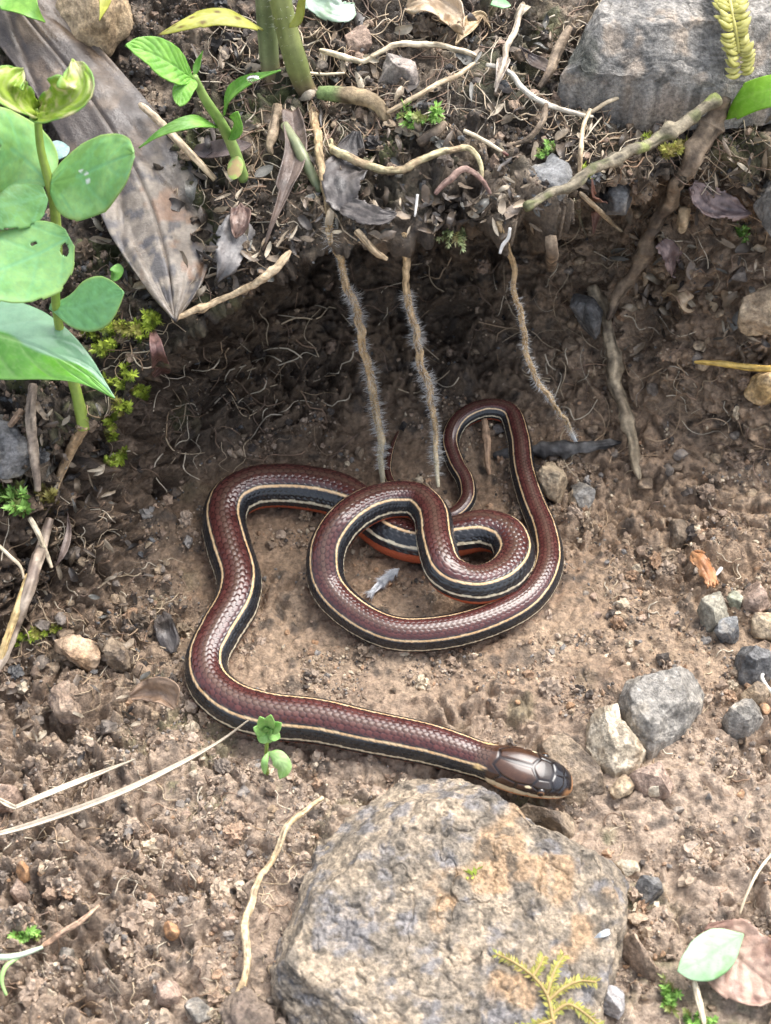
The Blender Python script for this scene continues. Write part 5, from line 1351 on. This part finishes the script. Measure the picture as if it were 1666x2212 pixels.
D('dead_leaf', 'dark flat dead leaf forming the lip over the hollow', [(728, 440, 0.004), (775, 456, 0.005), (820, 470, 0.005), (858, 462, 0.004)], [6, 26, 30, 22, 3], [6, 24, 28, 20, 3], DK, seed=111, wave=0.3, ragged=0.2)
D('dead_leaf', 'grey dead leaf scrap hanging beside the tip of the leathery leaf', [(520, 470, 0.003), (505, 520, 0.005), (490, 570, 0.004), (470, 608, 0.002)], [20, 42, 40, 26, 3], [20, 40, 42, 22, 3], ((0.10, 0.095, 0.095), (0.18, 0.165, 0.155), (0.055, 0.05, 0.05)), seed=112, wave=0.35, ragged=0.3, n=(0.2, -0.8, 0.5))
D('dead_leaf', 'red brown curled scrap between the grey leaf and the strap leaf', [(520, 440, 0.003), (518, 480, 0.006), (510, 515, 0.004)], sh(24, OVAL), sh(22, OVAL), ((0.12, 0.07, 0.055), (0.2, 0.13, 0.10), (0.07, 0.04, 0.035)), seed=113, wave=0.5, cup=0.4)
D('dead_leaf', 'narrow dark brown strap of dead leaf below the stubby root', [(632, 240, 0.003), (640, 330, 0.005), (614, 420, 0.005), (590, 480, 0.004), (568, 540, 0.002)], [14, 22, 24, 14, 6, 2], [14, 24, 24, 14, 6, 2], ((0.10, 0.07, 0.055), (0.17, 0.125, 0.10), (0.07, 0.05, 0.04)), seed=114, fold=0.5, wave=0.2)
D('dead_leaf', 'purplish brown curled leaf on the slope past the long dark twig', [(1496, 400, 0.004), (1530, 440, 0.006), (1570, 455, 0.006), (1625, 462, 0.004)], [14, 34, 36, 26, 3], [14, 34, 30, 22, 3], ((0.16, 0.115, 0.11), (0.27, 0.20, 0.18), (0.09, 0.065, 0.065)), seed=115, wave=0.5, cup=0.35, ragged=0.3)
D('dead_leaf', 'reddish brown dead leaf wedged between the two blue grey stones', [(1278, 385, 0.004), (1282, 420, 0.006), (1288, 455, 0.006), (1282, 505, 0.004)], sh(24, OVAL), sh(26, OVAL), ((0.20, 0.09, 0.06), (0.28, 0.15, 0.11), (0.11, 0.06, 0.05)), seed=116, wave=0.3, fold=0.2)
D('dead_leaf', 'pale olive dead leaf hanging under the reddish dead leaf', [(1240, 432, 0.004), (1252, 470, 0.005), (1268, 512, 0.003)], sh(15, LANCE), sh(15, LANCE), ((0.25, 0.23, 0.15), (0.35, 0.32, 0.22), (0.15, 0.13, 0.09)), seed=117, wave=0.3, cup=0.3)
D('dead_leaf', 'mauve brown leaf scrap on the slope below the broken twig stub', [(1430, 520, 0.003), (1448, 550, 0.005), (1458, 592, 0.003)], [10, 26, 30, 18, 4], [8, 22, 22, 20, 6], ((0.18, 0.13, 0.12), (0.30, 0.22, 0.20), (0.12, 0.08, 0.075)), seed=118, wave=0.4, ragged=0.2)
D('dead_leaf', 'crumpled tan leaf scrap under the mauve brown scrap', [(1435, 640, 0.003), (1460, 628, 0.005), (1482, 650, 0.004), (1474, 678, 0.003)], [4, 18, 20, 3], [4, 16, 18, 3], ((0.36, 0.26, 0.16), (0.5, 0.38, 0.25), (0.22, 0.14, 0.09)), seed=119, wave=0.6, cup=0.5)
D('dead_leaf', 'pinkish brown veined leaf lying under the green fallen leaf', [(1520, 2010, 0.003), (1580, 2055, 0.003), (1630, 2100, 0.004), (1700, 2150, 0.004)], [20, 70, 82, 70, 6], [20, 80, 88, 72, 6], ((0.34, 0.215, 0.155), (0.45, 0.31, 0.235), (0.26, 0.15, 0.11)), seed=120, wave=0.16, ragged=0.15, vein=0.035, nveins=7, nu=60, nv=36, flat=True)
D('dead_leaf', 'small dark red leaf hanging on moss below the leathery leaf tip', [(330, 716, 0.003), (338, 755, 0.007), (350, 808, 0.008)], [6, 18, 20, 3], [6, 18, 22, 4], ((0.13, 0.065, 0.055), (0.20, 0.115, 0.10), (0.09, 0.045, 0.04)), seed=121, fold=0.4, n=(0.2, -0.8, 0.5))
D('leaf_scrap', 'glossy orange leaf scrap standing on the olive blocky stone', [(1496, 1192, 0.003), (1514, 1208, 0.006), (1530, 1238, 0.006), (1538, 1268, 0.003)], [6, 18, 22, 12], [8, 20, 18, 10], ((0.34, 0.14, 0.05), (0.48, 0.25, 0.12), (0.20, 0.10, 0.06)), seed=122, fold=-0.5, wave=0.5, ragged=0.4, cat='leaf', thick=0.0006)
D('leaf_scrap', 'curled brown leaf fragment on the soil beside the lower bend of the snake', [(282, 1505, 0.005), (318, 1496, 0.009), (352, 1500, 0.011), (378, 1530, 0.008)], [6, 26, 38, 44, 10], [4, 12, 16, 14, 4], ((0.20, 0.13, 0.085), (0.30, 0.20, 0.13), (0.12, 0.07, 0.045)), seed=123, cup=0.6, wave=0.4, n=(0, -0.8, 0.6))
D('dead_leaf', 'dark bark flake stuck upright in the soil beside the snake', [(352, 1330, 0.002), (362, 1365, 0.005), (375, 1410, 0.002)], [8, 18, 20, 4], [8, 22, 24, 4], DK, seed=124, wave=0.4, cup=0.3, thick=0.0008)
D('dead_leaf', 'crinkled cream dry leaf among the litter at the back', [(880, 20, 0.003), (920, 5, 0.006), (960, 25, 0.006), (1000, 60, 0.003)], [8, 34, 36, 24, 3], [8, 34, 40, 24, 3], ((0.46, 0.34, 0.22), (0.60, 0.48, 0.34), (0.32, 0.22, 0.13)), seed=125, wave=0.6, cup=0.4)
D('dead_leaf', 'tan twisted leaf strip beside the crinkled cream leaf', [(985, 95, 0.003), (1010, 60, 0.005), (1040, 35, 0.005), (1060, 60, 0.003)], sh(16, LANCE), sh(16, LANCE), ((0.42, 0.30, 0.16), (0.52, 0.40, 0.24), (0.28, 0.19, 0.1)), seed=126, wave=0.6, cup=0.6)
D('dead_leaf', 'dark brown curled leaf strip between the two pale split stems', [(1120, 100, 0.003), (1150, 130, 0.005), (1190, 150, 0.005), (1215, 165, 0.003)], sh(16, LANCE), sh(18, LANCE), ((0.10, 0.075, 0.06), (0.18, 0.14, 0.11), (0.06, 0.045, 0.04)), seed=127, wave=0.5, cup=0.5)
D('dead_leaf', 'bleached grey leaf strip hanging by the winding stem', [(1092, 120, 0.004), (1080, 160, 0.006), (1070, 200, 0.003)], sh(14, LANCE), sh(14, LANCE), ((0.34, 0.28, 0.23), (0.46, 0.40, 0.33), (0.22, 0.18, 0.15)), seed=128, wave=0.3, fold=0.4)
thing_slab('wood_chip', [(1332, 2030), (1348, 2016), (1372, 2032), (1424, 2092), (1420, 2108), (1392, 2102), (1350, 2066)], 0.006, [(0.20, 0.14, 0.10), (0.30, 0.22, 0.155), (0.13, 0.09, 0.065)], 'brown wood chip lying between the big flat rock and the oval stone', 'wood chip', seed=129, tilt=(0.1, 0.2), K=5, slopes=(1.5, 3.0), nr=50, na=110)
D('leaf_scrap', 'thin bluish white leaf chip on the edge of the big flat rock', [(1284, 2026, 0.011), (1302, 2018, 0.012), (1322, 2010, 0.011)], sh(7, OVAL), sh(7, OVAL), ((0.5, 0.54, 0.55), (0.62, 0.66, 0.66), (0.4, 0.42, 0.44)), seed=130)
D('dead_leaf', 'dark folded dead leaf below the seedling and behind the leathery leaf', [(400, 320, 0.002), (450, 330, 0.004), (500, 322, 0.004), (545, 312, 0.002)], sh(24, OVAL), sh(20, OVAL), ((0.07, 0.05, 0.045), (0.12, 0.09, 0.08), (0.04, 0.03, 0.03)), seed=131, fold=0.3)
D('dead_leaf', 'brown thin leaf curl on the moss beside the dry stalks', [(120, 1225, 0.004), (138, 1190, 0.007), (148, 1150, 0.007), (146, 1105, 0.004)], sh(7, LANCE), sh(9, LANCE), ((0.20, 0.15, 0.125), (0.30, 0.23, 0.19), (0.14, 0.1, 0.085)), seed=132, fold=0.5)

# dark leaf litter flakes on the bank: uncountable
def litter():
    rng = np.random.default_rng(23)
    Vs, Fs, Cs = [], [], []
    base = 0
    pals = np.array([(0.085, 0.066, 0.05), (0.14, 0.108, 0.08), (0.055, 0.046, 0.04), (0.38, 0.32, 0.235), (0.23, 0.175, 0.12), (0.30, 0.24, 0.17), (0.12, 0.115, 0.10), (0.16, 0.12, 0.085)])
    boxes = [((420, 20, 1660, 480), 430, 18), ((200, 400, 640, 640), 130, 20), ((0, 860, 260, 1100), 90, 16), ((1330, 380, 1660, 760), 130, 18), ((0, 1150, 330, 1650), 120, 14), ((640, 420, 1160, 520), 120, 18)]
    for bx, n, sz in boxes:
        for k in range(n):
            px, py = rng.uniform(bx[0], bx[2]), rng.uniform(bx[1], bx[3])
            a = rng.uniform(0, 2 * math.pi); L = sz * rng.uniform(0.4, 1.3)
            l0 = rng.uniform(0.0004, 0.002)
            pts = [GL(px + L * t * math.cos(a), py + L * t * math.sin(a), l0 + rng.uniform(0, 0.0018)) for t in (-1, 0, 1)]
            if np.linalg.norm(pts[0] - pts[2]) > 0.010: continue
            nn = unit(np.array([0, -0.4, 0.9]) + rng.normal(size=3) * 0.5)
            w = L * rng.uniform(0.15, 0.6)
            P, U, V, vn, wm = leaf_geo(pts, [w * 0.3, w, w * 0.8, 0.5], [w * 0.3, w * 0.8, w, 0.5], n=nn, cup=rng.uniform(-0.5, 0.8), wave=0.5, nu=6, nv=5, seed=int(rng.integers(999)))
            q = P.reshape(-1, 3)
            Vs.append(q); Fs.append(grid_faces(6, 5) + base); base += len(q)
            Cs.append(np.tile(pals[rng.integers(len(pals))] * rng.uniform(0.7, 1.25), (len(q), 1)))
    o = obj('leaf_litter', np.vstack(Vs), np.vstack(Fs), np.vstack(Cs), M_DEADLEAF)
    tag(o, 'crumbled brown and black leaf litter covering the bank', 'litter', kind='stuff')
litter()

# ------------------------------------------------------------------ living bits
def tuft(name, label, places, n, ln, pal, seed, group=None, up=0.8, wd=0.22, cat='moss'):
    """a cushion of moss shoots; each shoot a star of small pointed leaves"""
    rng = np.random.default_rng(seed)
    Vs, Fs, Cs = [], [], []
    base = 0
    for (px, py, r) in places:
        for k in range(n):
            a = rng.uniform(0, 2 * math.pi); rr = r * math.sqrt(rng.random())
            p, nn = G(px + rr * math.cos(a), py + rr * math.sin(a) * 0.8)
            ax = unit(np.array([0, -0.25, up]) + nn * 0.5 + rng.normal(size=3) * 0.35)
            H = ln * rng.uniform(0.35, 1.1) * (1.1 - 0.5 * rr / max(r, 1))
            tint = rng.uniform(0.75, 1.2)
            old = rng.random() < 0.28
            for t in np.linspace(0.1, 1, 7):
                for j in range(5):
                    b = p + ax * H * t + ax * rng.normal() * H * 0.04
                    s = unit(np.cross(ax, rng.normal(size=3)))
                    d = unit(s + ax * (0.35 + 0.7 * t))
                    l = H * 0.55 * rng.uniform(0.7, 1.1)
                    wv = np.cross(d, ax) * l * wd
                    Vs.append(np.array([b, b + d * l * 0.45 + wv, b + d * l, b + d * l * 0.45 - wv]))
                    Fs.append(np.array([[0, 1, 2, 3]]) + base); base += 4
                    c = np.array(pal[0]) * (1 - t) + np.array(pal[1]) * t
                    if old: c = c * 0.35 + np.array((0.22, 0.15, 0.07)) * 0.65
                    Cs.append(np.tile(c * tint, (4, 1)))
    o = obj(name, np.vstack(Vs), np.vstack(Fs), np.vstack(Cs), M_MOSS)
    return tag(o, label, cat, group)
MG = [(0.10, 0.15, 0.03), (0.42, 0.52, 0.07)]
MY = [(0.30, 0.28, 0.06), (0.56, 0.56, 0.14)]
MGG = [(0.09, 0.20, 0.04), (0.30, 0.52, 0.12)]
tuft('moss_tuft', 'yellow green moss cushion under the tip of the leathery dead leaf', [(225, 720, 26), (265, 715, 26), (305, 715, 22), (335, 685, 12), (232, 752, 20)], 16, 0.0042, MG, 200)
tuft('moss_tuft', 'ragged moss trail running down the bank below the glossy leaf', [(255, 830, 18), (272, 815, 12), (300, 848, 16), (312, 860, 12), (262, 880, 16), (240, 915, 14), (275, 885, 12), (245, 945, 14), (240, 1000, 12), (268, 980, 8)], 11, 0.0034, MG, 201)
tuft('moss_tuft', 'bright green moss star beside the dry stalks at the bank foot', [(30, 1080, 28), (52, 1105, 14), (8, 1070, 16)], 13, 0.0050, MGG, 202)
tuft('moss_tuft', 'brownish moss clump just above the thin dry leaf curl', [(110, 1090, 18), (95, 1070, 12)], 12, 0.0030, [(0.12, 0.10, 0.03), (0.30, 0.27, 0.08)], 203)
tuft('moss_sprig', 'flat feathery moss sprig lying behind the orange tan clod', [(40, 1385, 12), (62, 1376, 10), (84, 1366, 9), (105, 1362, 9), (124, 1358, 8)], 9, 0.0030, MG, 204)
tuft('green_shoots', 'tiny bright green shoots on the ledge behind the root stump', [(868, 262, 8), (890, 268, 14), (915, 262, 12), (935, 252, 10)], 9, 0.0034, MGG, 205, cat='shoots')
tuft('moss_tuft', 'small moss tuft hanging at the lip of the hollow', [(968, 500, 9), (985, 508, 9), (998, 505, 8)], 8, 0.0030, [(0.2, 0.26, 0.09), (0.5, 0.56, 0.3)], 206, up=-0.2)
tuft('moss_tuft', 'small moss patch growing on the mossy grey twig', [(1402, 306, 10), (1285, 372, 14), (1268, 380, 10)], 9, 0.0026, MG, 207)
tuft('moss_tuft', 'yellow green moss shoot where the two long twigs meet', [(1440, 335, 12), (1462, 330, 10), (1480, 318, 10)], 9, 0.0036, MY, 208)
tuft('moss_tuft', 'small green moss fleck between the blue grey stone and winding stem', [(1188, 325, 13), (1170, 335, 8)], 9, 0.0026, MGG, 209)
tuft('moss_tuft', 'green moss fleck on the slope past the purplish curled leaf', [(1602, 505, 12), (1608, 520, 8)], 9, 0.0030, MGG, 210)
tuft('moss_tuft', 'tiny moss fleck on the gravel beside the reddish rootlet', [(48, 2018, 12), (70, 2022, 10)], 9, 0.0028, MGG, 211)
tuft('moss_tuft', 'bright moss shoot in the soil beside the pale oval stone', [(1440, 2165, 14), (1450, 2150, 9)], 9, 0.0036, MGG, 212)
tuft('moss_tuft', 'low green moss patch in front of the brown fallen leaf', [(1500, 2205, 22), (1530, 2215, 18)], 10, 0.0030, MGG, 213)

def on_top(px, py, rock_obj):
    """point on a stone seen at this place"""
    ob = rock_obj
    h, loc, nn, i = ob.ray_cast(Vector(CAM) - ob.location, Vector(ray(px, py)))
    return np.array(loc + ob.location) if h else GL(px, py, 0)
BOULDER = bpy.data.objects['boulder']
def feather_moss():
    e = empty('yellow_moss_sprig', on_top(1180, 2150, BOULDER))
    tag(e, 'feathery yellow moss sprig creeping over the big flat rock', 'moss')
    rng = np.random.default_rng(77)
    br = [[(1195, 2215), (1180, 2150), (1150, 2110), (1110, 2080), (1072, 2062)], [(1180, 2150), (1195, 2100), (1215, 2066)], [(1185, 2160), (1215, 2135), (1250, 2120), (1285, 2122)],
          [(1192, 2190), (1225, 2170), (1262, 2190), (1290, 2215)], [(1190, 2205), (1160, 2215), (1120, 2225)], [(1150, 2110), (1165, 2085), (1172, 2068)]]
    for bi, b in enumerate(br):
        pts = [on_top(x, y, BOULDER) + np.array([0, -0.0006, 0.0014]) for x, y in b]
        C = crspline(pts, 46)
        V, F, u, th = tube_geo(C, np.linspace(0.00035, 0.0002, 46), 6)
        Vs = [V]; Fs = [np.vstack([F[0][:, [0, 1, 2]], F[0][:, [0, 2, 3]], F[1]])]; Cs = [np.tile((0.42, 0.30, 0.12), (len(V), 1))]
        base = len(V)
        T_ = unit(np.gradient(C, axis=0))
        for i in range(2, 46):
            for sg in (-1, 1):
                s = unit(np.cross(T_[i], (0, -0.5, 0.85))) * sg
                for q in range(2):
                    d = unit(s * 0.9 + T_[i] * 0.7 + rng.normal(size=3) * 0.22)
                    l = rng.uniform(0.0006, 0.0017) * (0.6 if q else 1.0); wv = unit(np.cross(d, (0, -0.5, 0.85))) * l * 0.13
                    p = C[i]
                    Vs.append(np.array([p, p + d * l * 0.5 + wv, p + d * l, p + d * l * 0.5 - wv]))
                    Fs.append(np.array([[0, 1, 2], [0, 2, 3]]) + base); base += 4
                    Cs.append(np.tile(np.array((0.48, 0.45, 0.11)) * rng.uniform(0.5, 1.15) + np.array((0, 0.03, 0)) * rng.normal(), (4, 1)))
        obj('branch', np.vstack(Vs), np.vstack(Fs), np.vstack(Cs), M_MOSS, e)
feather_moss()
def rock_fleck():
    p0 = on_top(1020, 1886, BOULDER)
    Vs, Fs, Cs = [], [], []
    rng = np.random.default_rng(5); base = 0
    for k in range(9):
        d = unit(np.array([rng.normal(), rng.normal() - 0.3, 1.2])); l = rng.uniform(0.0012, 0.0024)
        wv = unit(np.cross(d, (0, 1, 0.2))) * l * 0.2
        p = p0 + rng.normal(size=3) * np.array([0.0009, 0.0006, 0])
        Vs.append(np.array([p, p + d * l * 0.5 + wv, p + d * l, p + d * l * 0.5 - wv])); Fs.append(np.array([[0, 1, 2, 3]]) + base); base += 4
        Cs.append(np.tile(np.array((0.45, 0.55, 0.1)) * rng.uniform(0.7, 1.1), (4, 1)))
    tag(obj('moss_tuft', np.vstack(Vs), np.vstack(Fs), np.vstack(Cs), M_MOSS), 'tiny lone moss shoot on top of the big flat rock', 'moss')
rock_fleck()

# hanging fern sprig with braided leaflets
def fern():
    y0 = on_top(1590, 150, bpy.data.objects['boulder.001'])
    e = empty('fern_sprig', y0)
    tag(e, 'hanging yellow green sprig of overlapping scale leaves by the grey boulder', 'fern')
    B2 = bpy.data.objects['boulder.001']
    C = crspline([on_top(1560, -40, B2) - FW * 0.004, on_top(1572, 40, B2) - FW * 0.004, on_top(1585, 110, B2) - FW * 0.004, on_top(1594, 172, B2) - FW * 0.003], 40)
    tube('stem', C[::8], 0.0005, [(0.30, 0.28, 0.06), (0.4, 0.36, 0.1)], M_STEM, parent=e)
    T_ = unit(np.gradient(C, axis=0))
    k = 0
    rng = np.random.default_rng(8)
    for i in list(range(1, 39)):
        for sg in (-1, 1):
            s = unit(np.cross(T_[i], (0, -0.6, 0.8)) * sg + rng.normal(size=3) * 0.12)
            b = C[i] + T_[i] * rng.normal() * 0.0002
            f = rng.uniform(0.75, 1.15)
            pts = [b, b + s * 0.0018 * f + np.array([0, -0.0005, 0.0004]), b + s * 0.0034 * f - T_[i] * 0.0014 * rng.uniform(0.4, 1.3)]
            leaf('leaflet', pts, sh(0.00062, OVAL), sh(0.00062, OVAL), green((0.36, 0.34, 0.06), (0.52, 0.48, 0.14), (0.55, 0.52, 0.22), 300 + k, 400), M_LEAF, e, n=(0, -0.6, 0.8), cup=-0.3, nu=8, nv=6, seed=300 + k, px=False)
            k += 1
fern()
def strap():
    pts = [GL(1556, 245, 0.004), at_y(1600, 216, GL(1556, 245, 0.004)[1] - 0.004), at_y(1660, 195, GL(1556, 245, 0.004)[1] - 0.008), at_y(1740, 190, GL(1556, 245, 0.004)[1] - 0.012)]
    o = leaf('strap_leaf', pts, sh(38, [4, 8, 10, 10, 9]), sh(40, [4, 8, 10, 10, 9]), green((0.16, 0.38, 0.02), (0.24, 0.48, 0.04), (0.3, 0.52, 0.08), 310, 150), M_LEAF, n=(0, -0.55, 0.83), cup=-0.1, vein=0.012, nveins=1, seed=310)
    tag(o, 'bright green strap shaped leaf growing where the two long twigs meet', 'leaf')
strap()
leafg = lambda s, a=(0.22, 0.46, 0.10), b=(0.36, 0.60, 0.18): green(a, b, (0.4, 0.6, 0.25), s, 350)
def seedling():
    b = GL(578, 1672, 0.0)
    e = empty('seedling', b)
    tag(e, 'tiny light green seedling in front of the snake\'s lower body', 'seedling')
    q = lambda x, y, f: at_y(x, y, b[1] - f)
    tube('stem', [b, q(575, 1645, 0.001), q(577, 1600, 0.001), q(578, 1580, 0.001)], 0.0004, STG, M_STEM, parent=e)
    cc = q(578, 1582, 0.002)
    for (dx, dy, w) in ((-24, -8, 14), (-13, -27, 13), (6, -30, 13), (24, -16, 14), (22, 10, 13), (-14, 17, 13), (4, 18, 11), (-4, -8, 8), (8, -4, 8)):
        leaf('leaf', [cc, q(578 + dx * 0.6, 1582 + dy * 0.6, 0.003), q(578 + dx * 1.25, 1582 + dy * 1.25, 0.0035)], sh(w, OBOV), sh(w, OBOV), leafg(320 + dx), M_LEAF, e, n=(0, -0.6, 0.8), cup=0.2, nu=20, nv=12, seed=abs(320 + dx))
    leaf('leaf', [q(580, 1625, 0.002), q(600, 1640, 0.004), q(612, 1660, 0.005), q(605, 1682, 0.006)], sh(20, OVAL), sh(17, OVAL), leafg(330, (0.3, 0.5, 0.14), (0.44, 0.62, 0.26)), M_LEAF, e, n=(0, -0.7, 0.7), cup=-0.3, vein=0.04, seed=330)
    leaf('leaf', [q(580, 1625, 0.002), q(572, 1645, 0.004), q(572, 1672, 0.005)], sh(7, OVAL), sh(7, OVAL), leafg(331), M_LEAF, e, n=(0, -0.7, 0.7), cup=-0.3, seed=331)
seedling()
D('fallen_leaf', 'oval pale green fallen leaf resting on the pinkish brown leaf', [(1606, 2018, 0.009), (1560, 2045, 0.011), (1510, 2078, 0.011), (1464, 2098, 0.009)], sh(50, OVAL), sh(46, OVAL), ((0.30, 0.50, 0.26), (0.42, 0.60, 0.38), (0.24, 0.44, 0.18)), seed=340, mat=M_LEAF, cup=-0.12, vein=0.012, k=180, flat=True)
D('leaf', 'tip of a green leaf over the upper end of the leathery leaf', [(-30, -30, 0.02), (30, -5, 0.02), (70, 25, 0.019), (98, 48, 0.018)], sh(46, LANCE), sh(40, LANCE), ((0.14, 0.34, 0.05), (0.24, 0.46, 0.08), (0.2, 0.4, 0.06)), seed=341, mat=M_LEAF)
D('leaf', 'narrow yellow leaf tip hanging over the ochre block', [(225, -30, 0.018), (228, 0, 0.018), (215, 45, 0.016)], sh(14, LANCE), sh(14, LANCE), ((0.42, 0.45, 0.05), (0.55, 0.55, 0.1), (0.4, 0.4, 0.06)), seed=342, mat=M_LEAF)
D('lichen_leaf', 'mint pale lichen covered leaf behind the green stalk', [(660, -10, 0.004), (700, 10, 0.006), (740, 25, 0.006), (765, 10, 0.004)], sh(34, OVAL), sh(34, OVAL), ((0.36, 0.48, 0.36), (0.5, 0.6, 0.5), (0.26, 0.36, 0.24)), seed=343, mat=M_LEAF, wave=0.4, ragged=0.3)
D('leaf', 'small round green leaf at the back by the twisted tan strip', [(1060, 10, 0.006), (1080, 8, 0.008), (1104, 12, 0.006)], sh(12, OVAL), sh(12, OVAL), ((0.22, 0.46, 0.2), (0.34, 0.58, 0.3), (0.2, 0.4, 0.16)), seed=344, mat=M_LEAF)
D('leaf', 'small fresh green leaf pair sprouting beside the leathery leaf edge', [(240, 602, 0.004), (250, 590, 0.006), (256, 570, 0.007)], sh(14, OVAL), sh(16, OVAL), ((0.14, 0.36, 0.06), (0.22, 0.48, 0.1), (0.18, 0.4, 0.06)), seed=345, mat=M_LEAF)

# downy white plume under the coils
def plume():
    a, b = at_z(862, 1216, 0.004), at_z(792, 1282, 0.003)
    a[2] = gzs(a[0], a[1]) + 0.0016; b[2] = gzs(b[0], b[1]) + 0.0012
    C = crspline([a, (a + b) / 2 + np.array([0, 0, 0.0008]), b], 40)
    e = empty('down_feather', (C[20][0], C[20][1], C[20][2] - 0.0015))
    tag(e, 'fluffy white down feather on the soil inside the big coil', 'feather')
    q, C2, R2 = tube('shaft', C[::8], [0.00025, 0.00015], [(0.6, 0.6, 0.58), (0.7, 0.7, 0.68)], M_FLUFF, parent=e, n=40, wob=0.02)
    leaf('vane', [C[2], C[14], C[26], C[39]], sh(9, [3, 6, 8, 10, 9, 6, 2]), sh(8, [3, 6, 8, 10, 9, 6, 2]), lambda U, V, vn, P: np.ones(U.shape + (3,)) * (0.82 + 0.1 * np.cos(U * 90 + np.abs(V) * 9))[..., None], M_FLUFF, e, n=(0.1, -0.5, 0.85), cup=-0.2, ragged=0.35, seed=61, thick=0.0001)
    hairs('barb', C2, R2, 1500, 0.0026, (0.86, 0.88, 0.90), M_FLUFF, e, 55, rad=0.00005, lean=1.6)
plume()
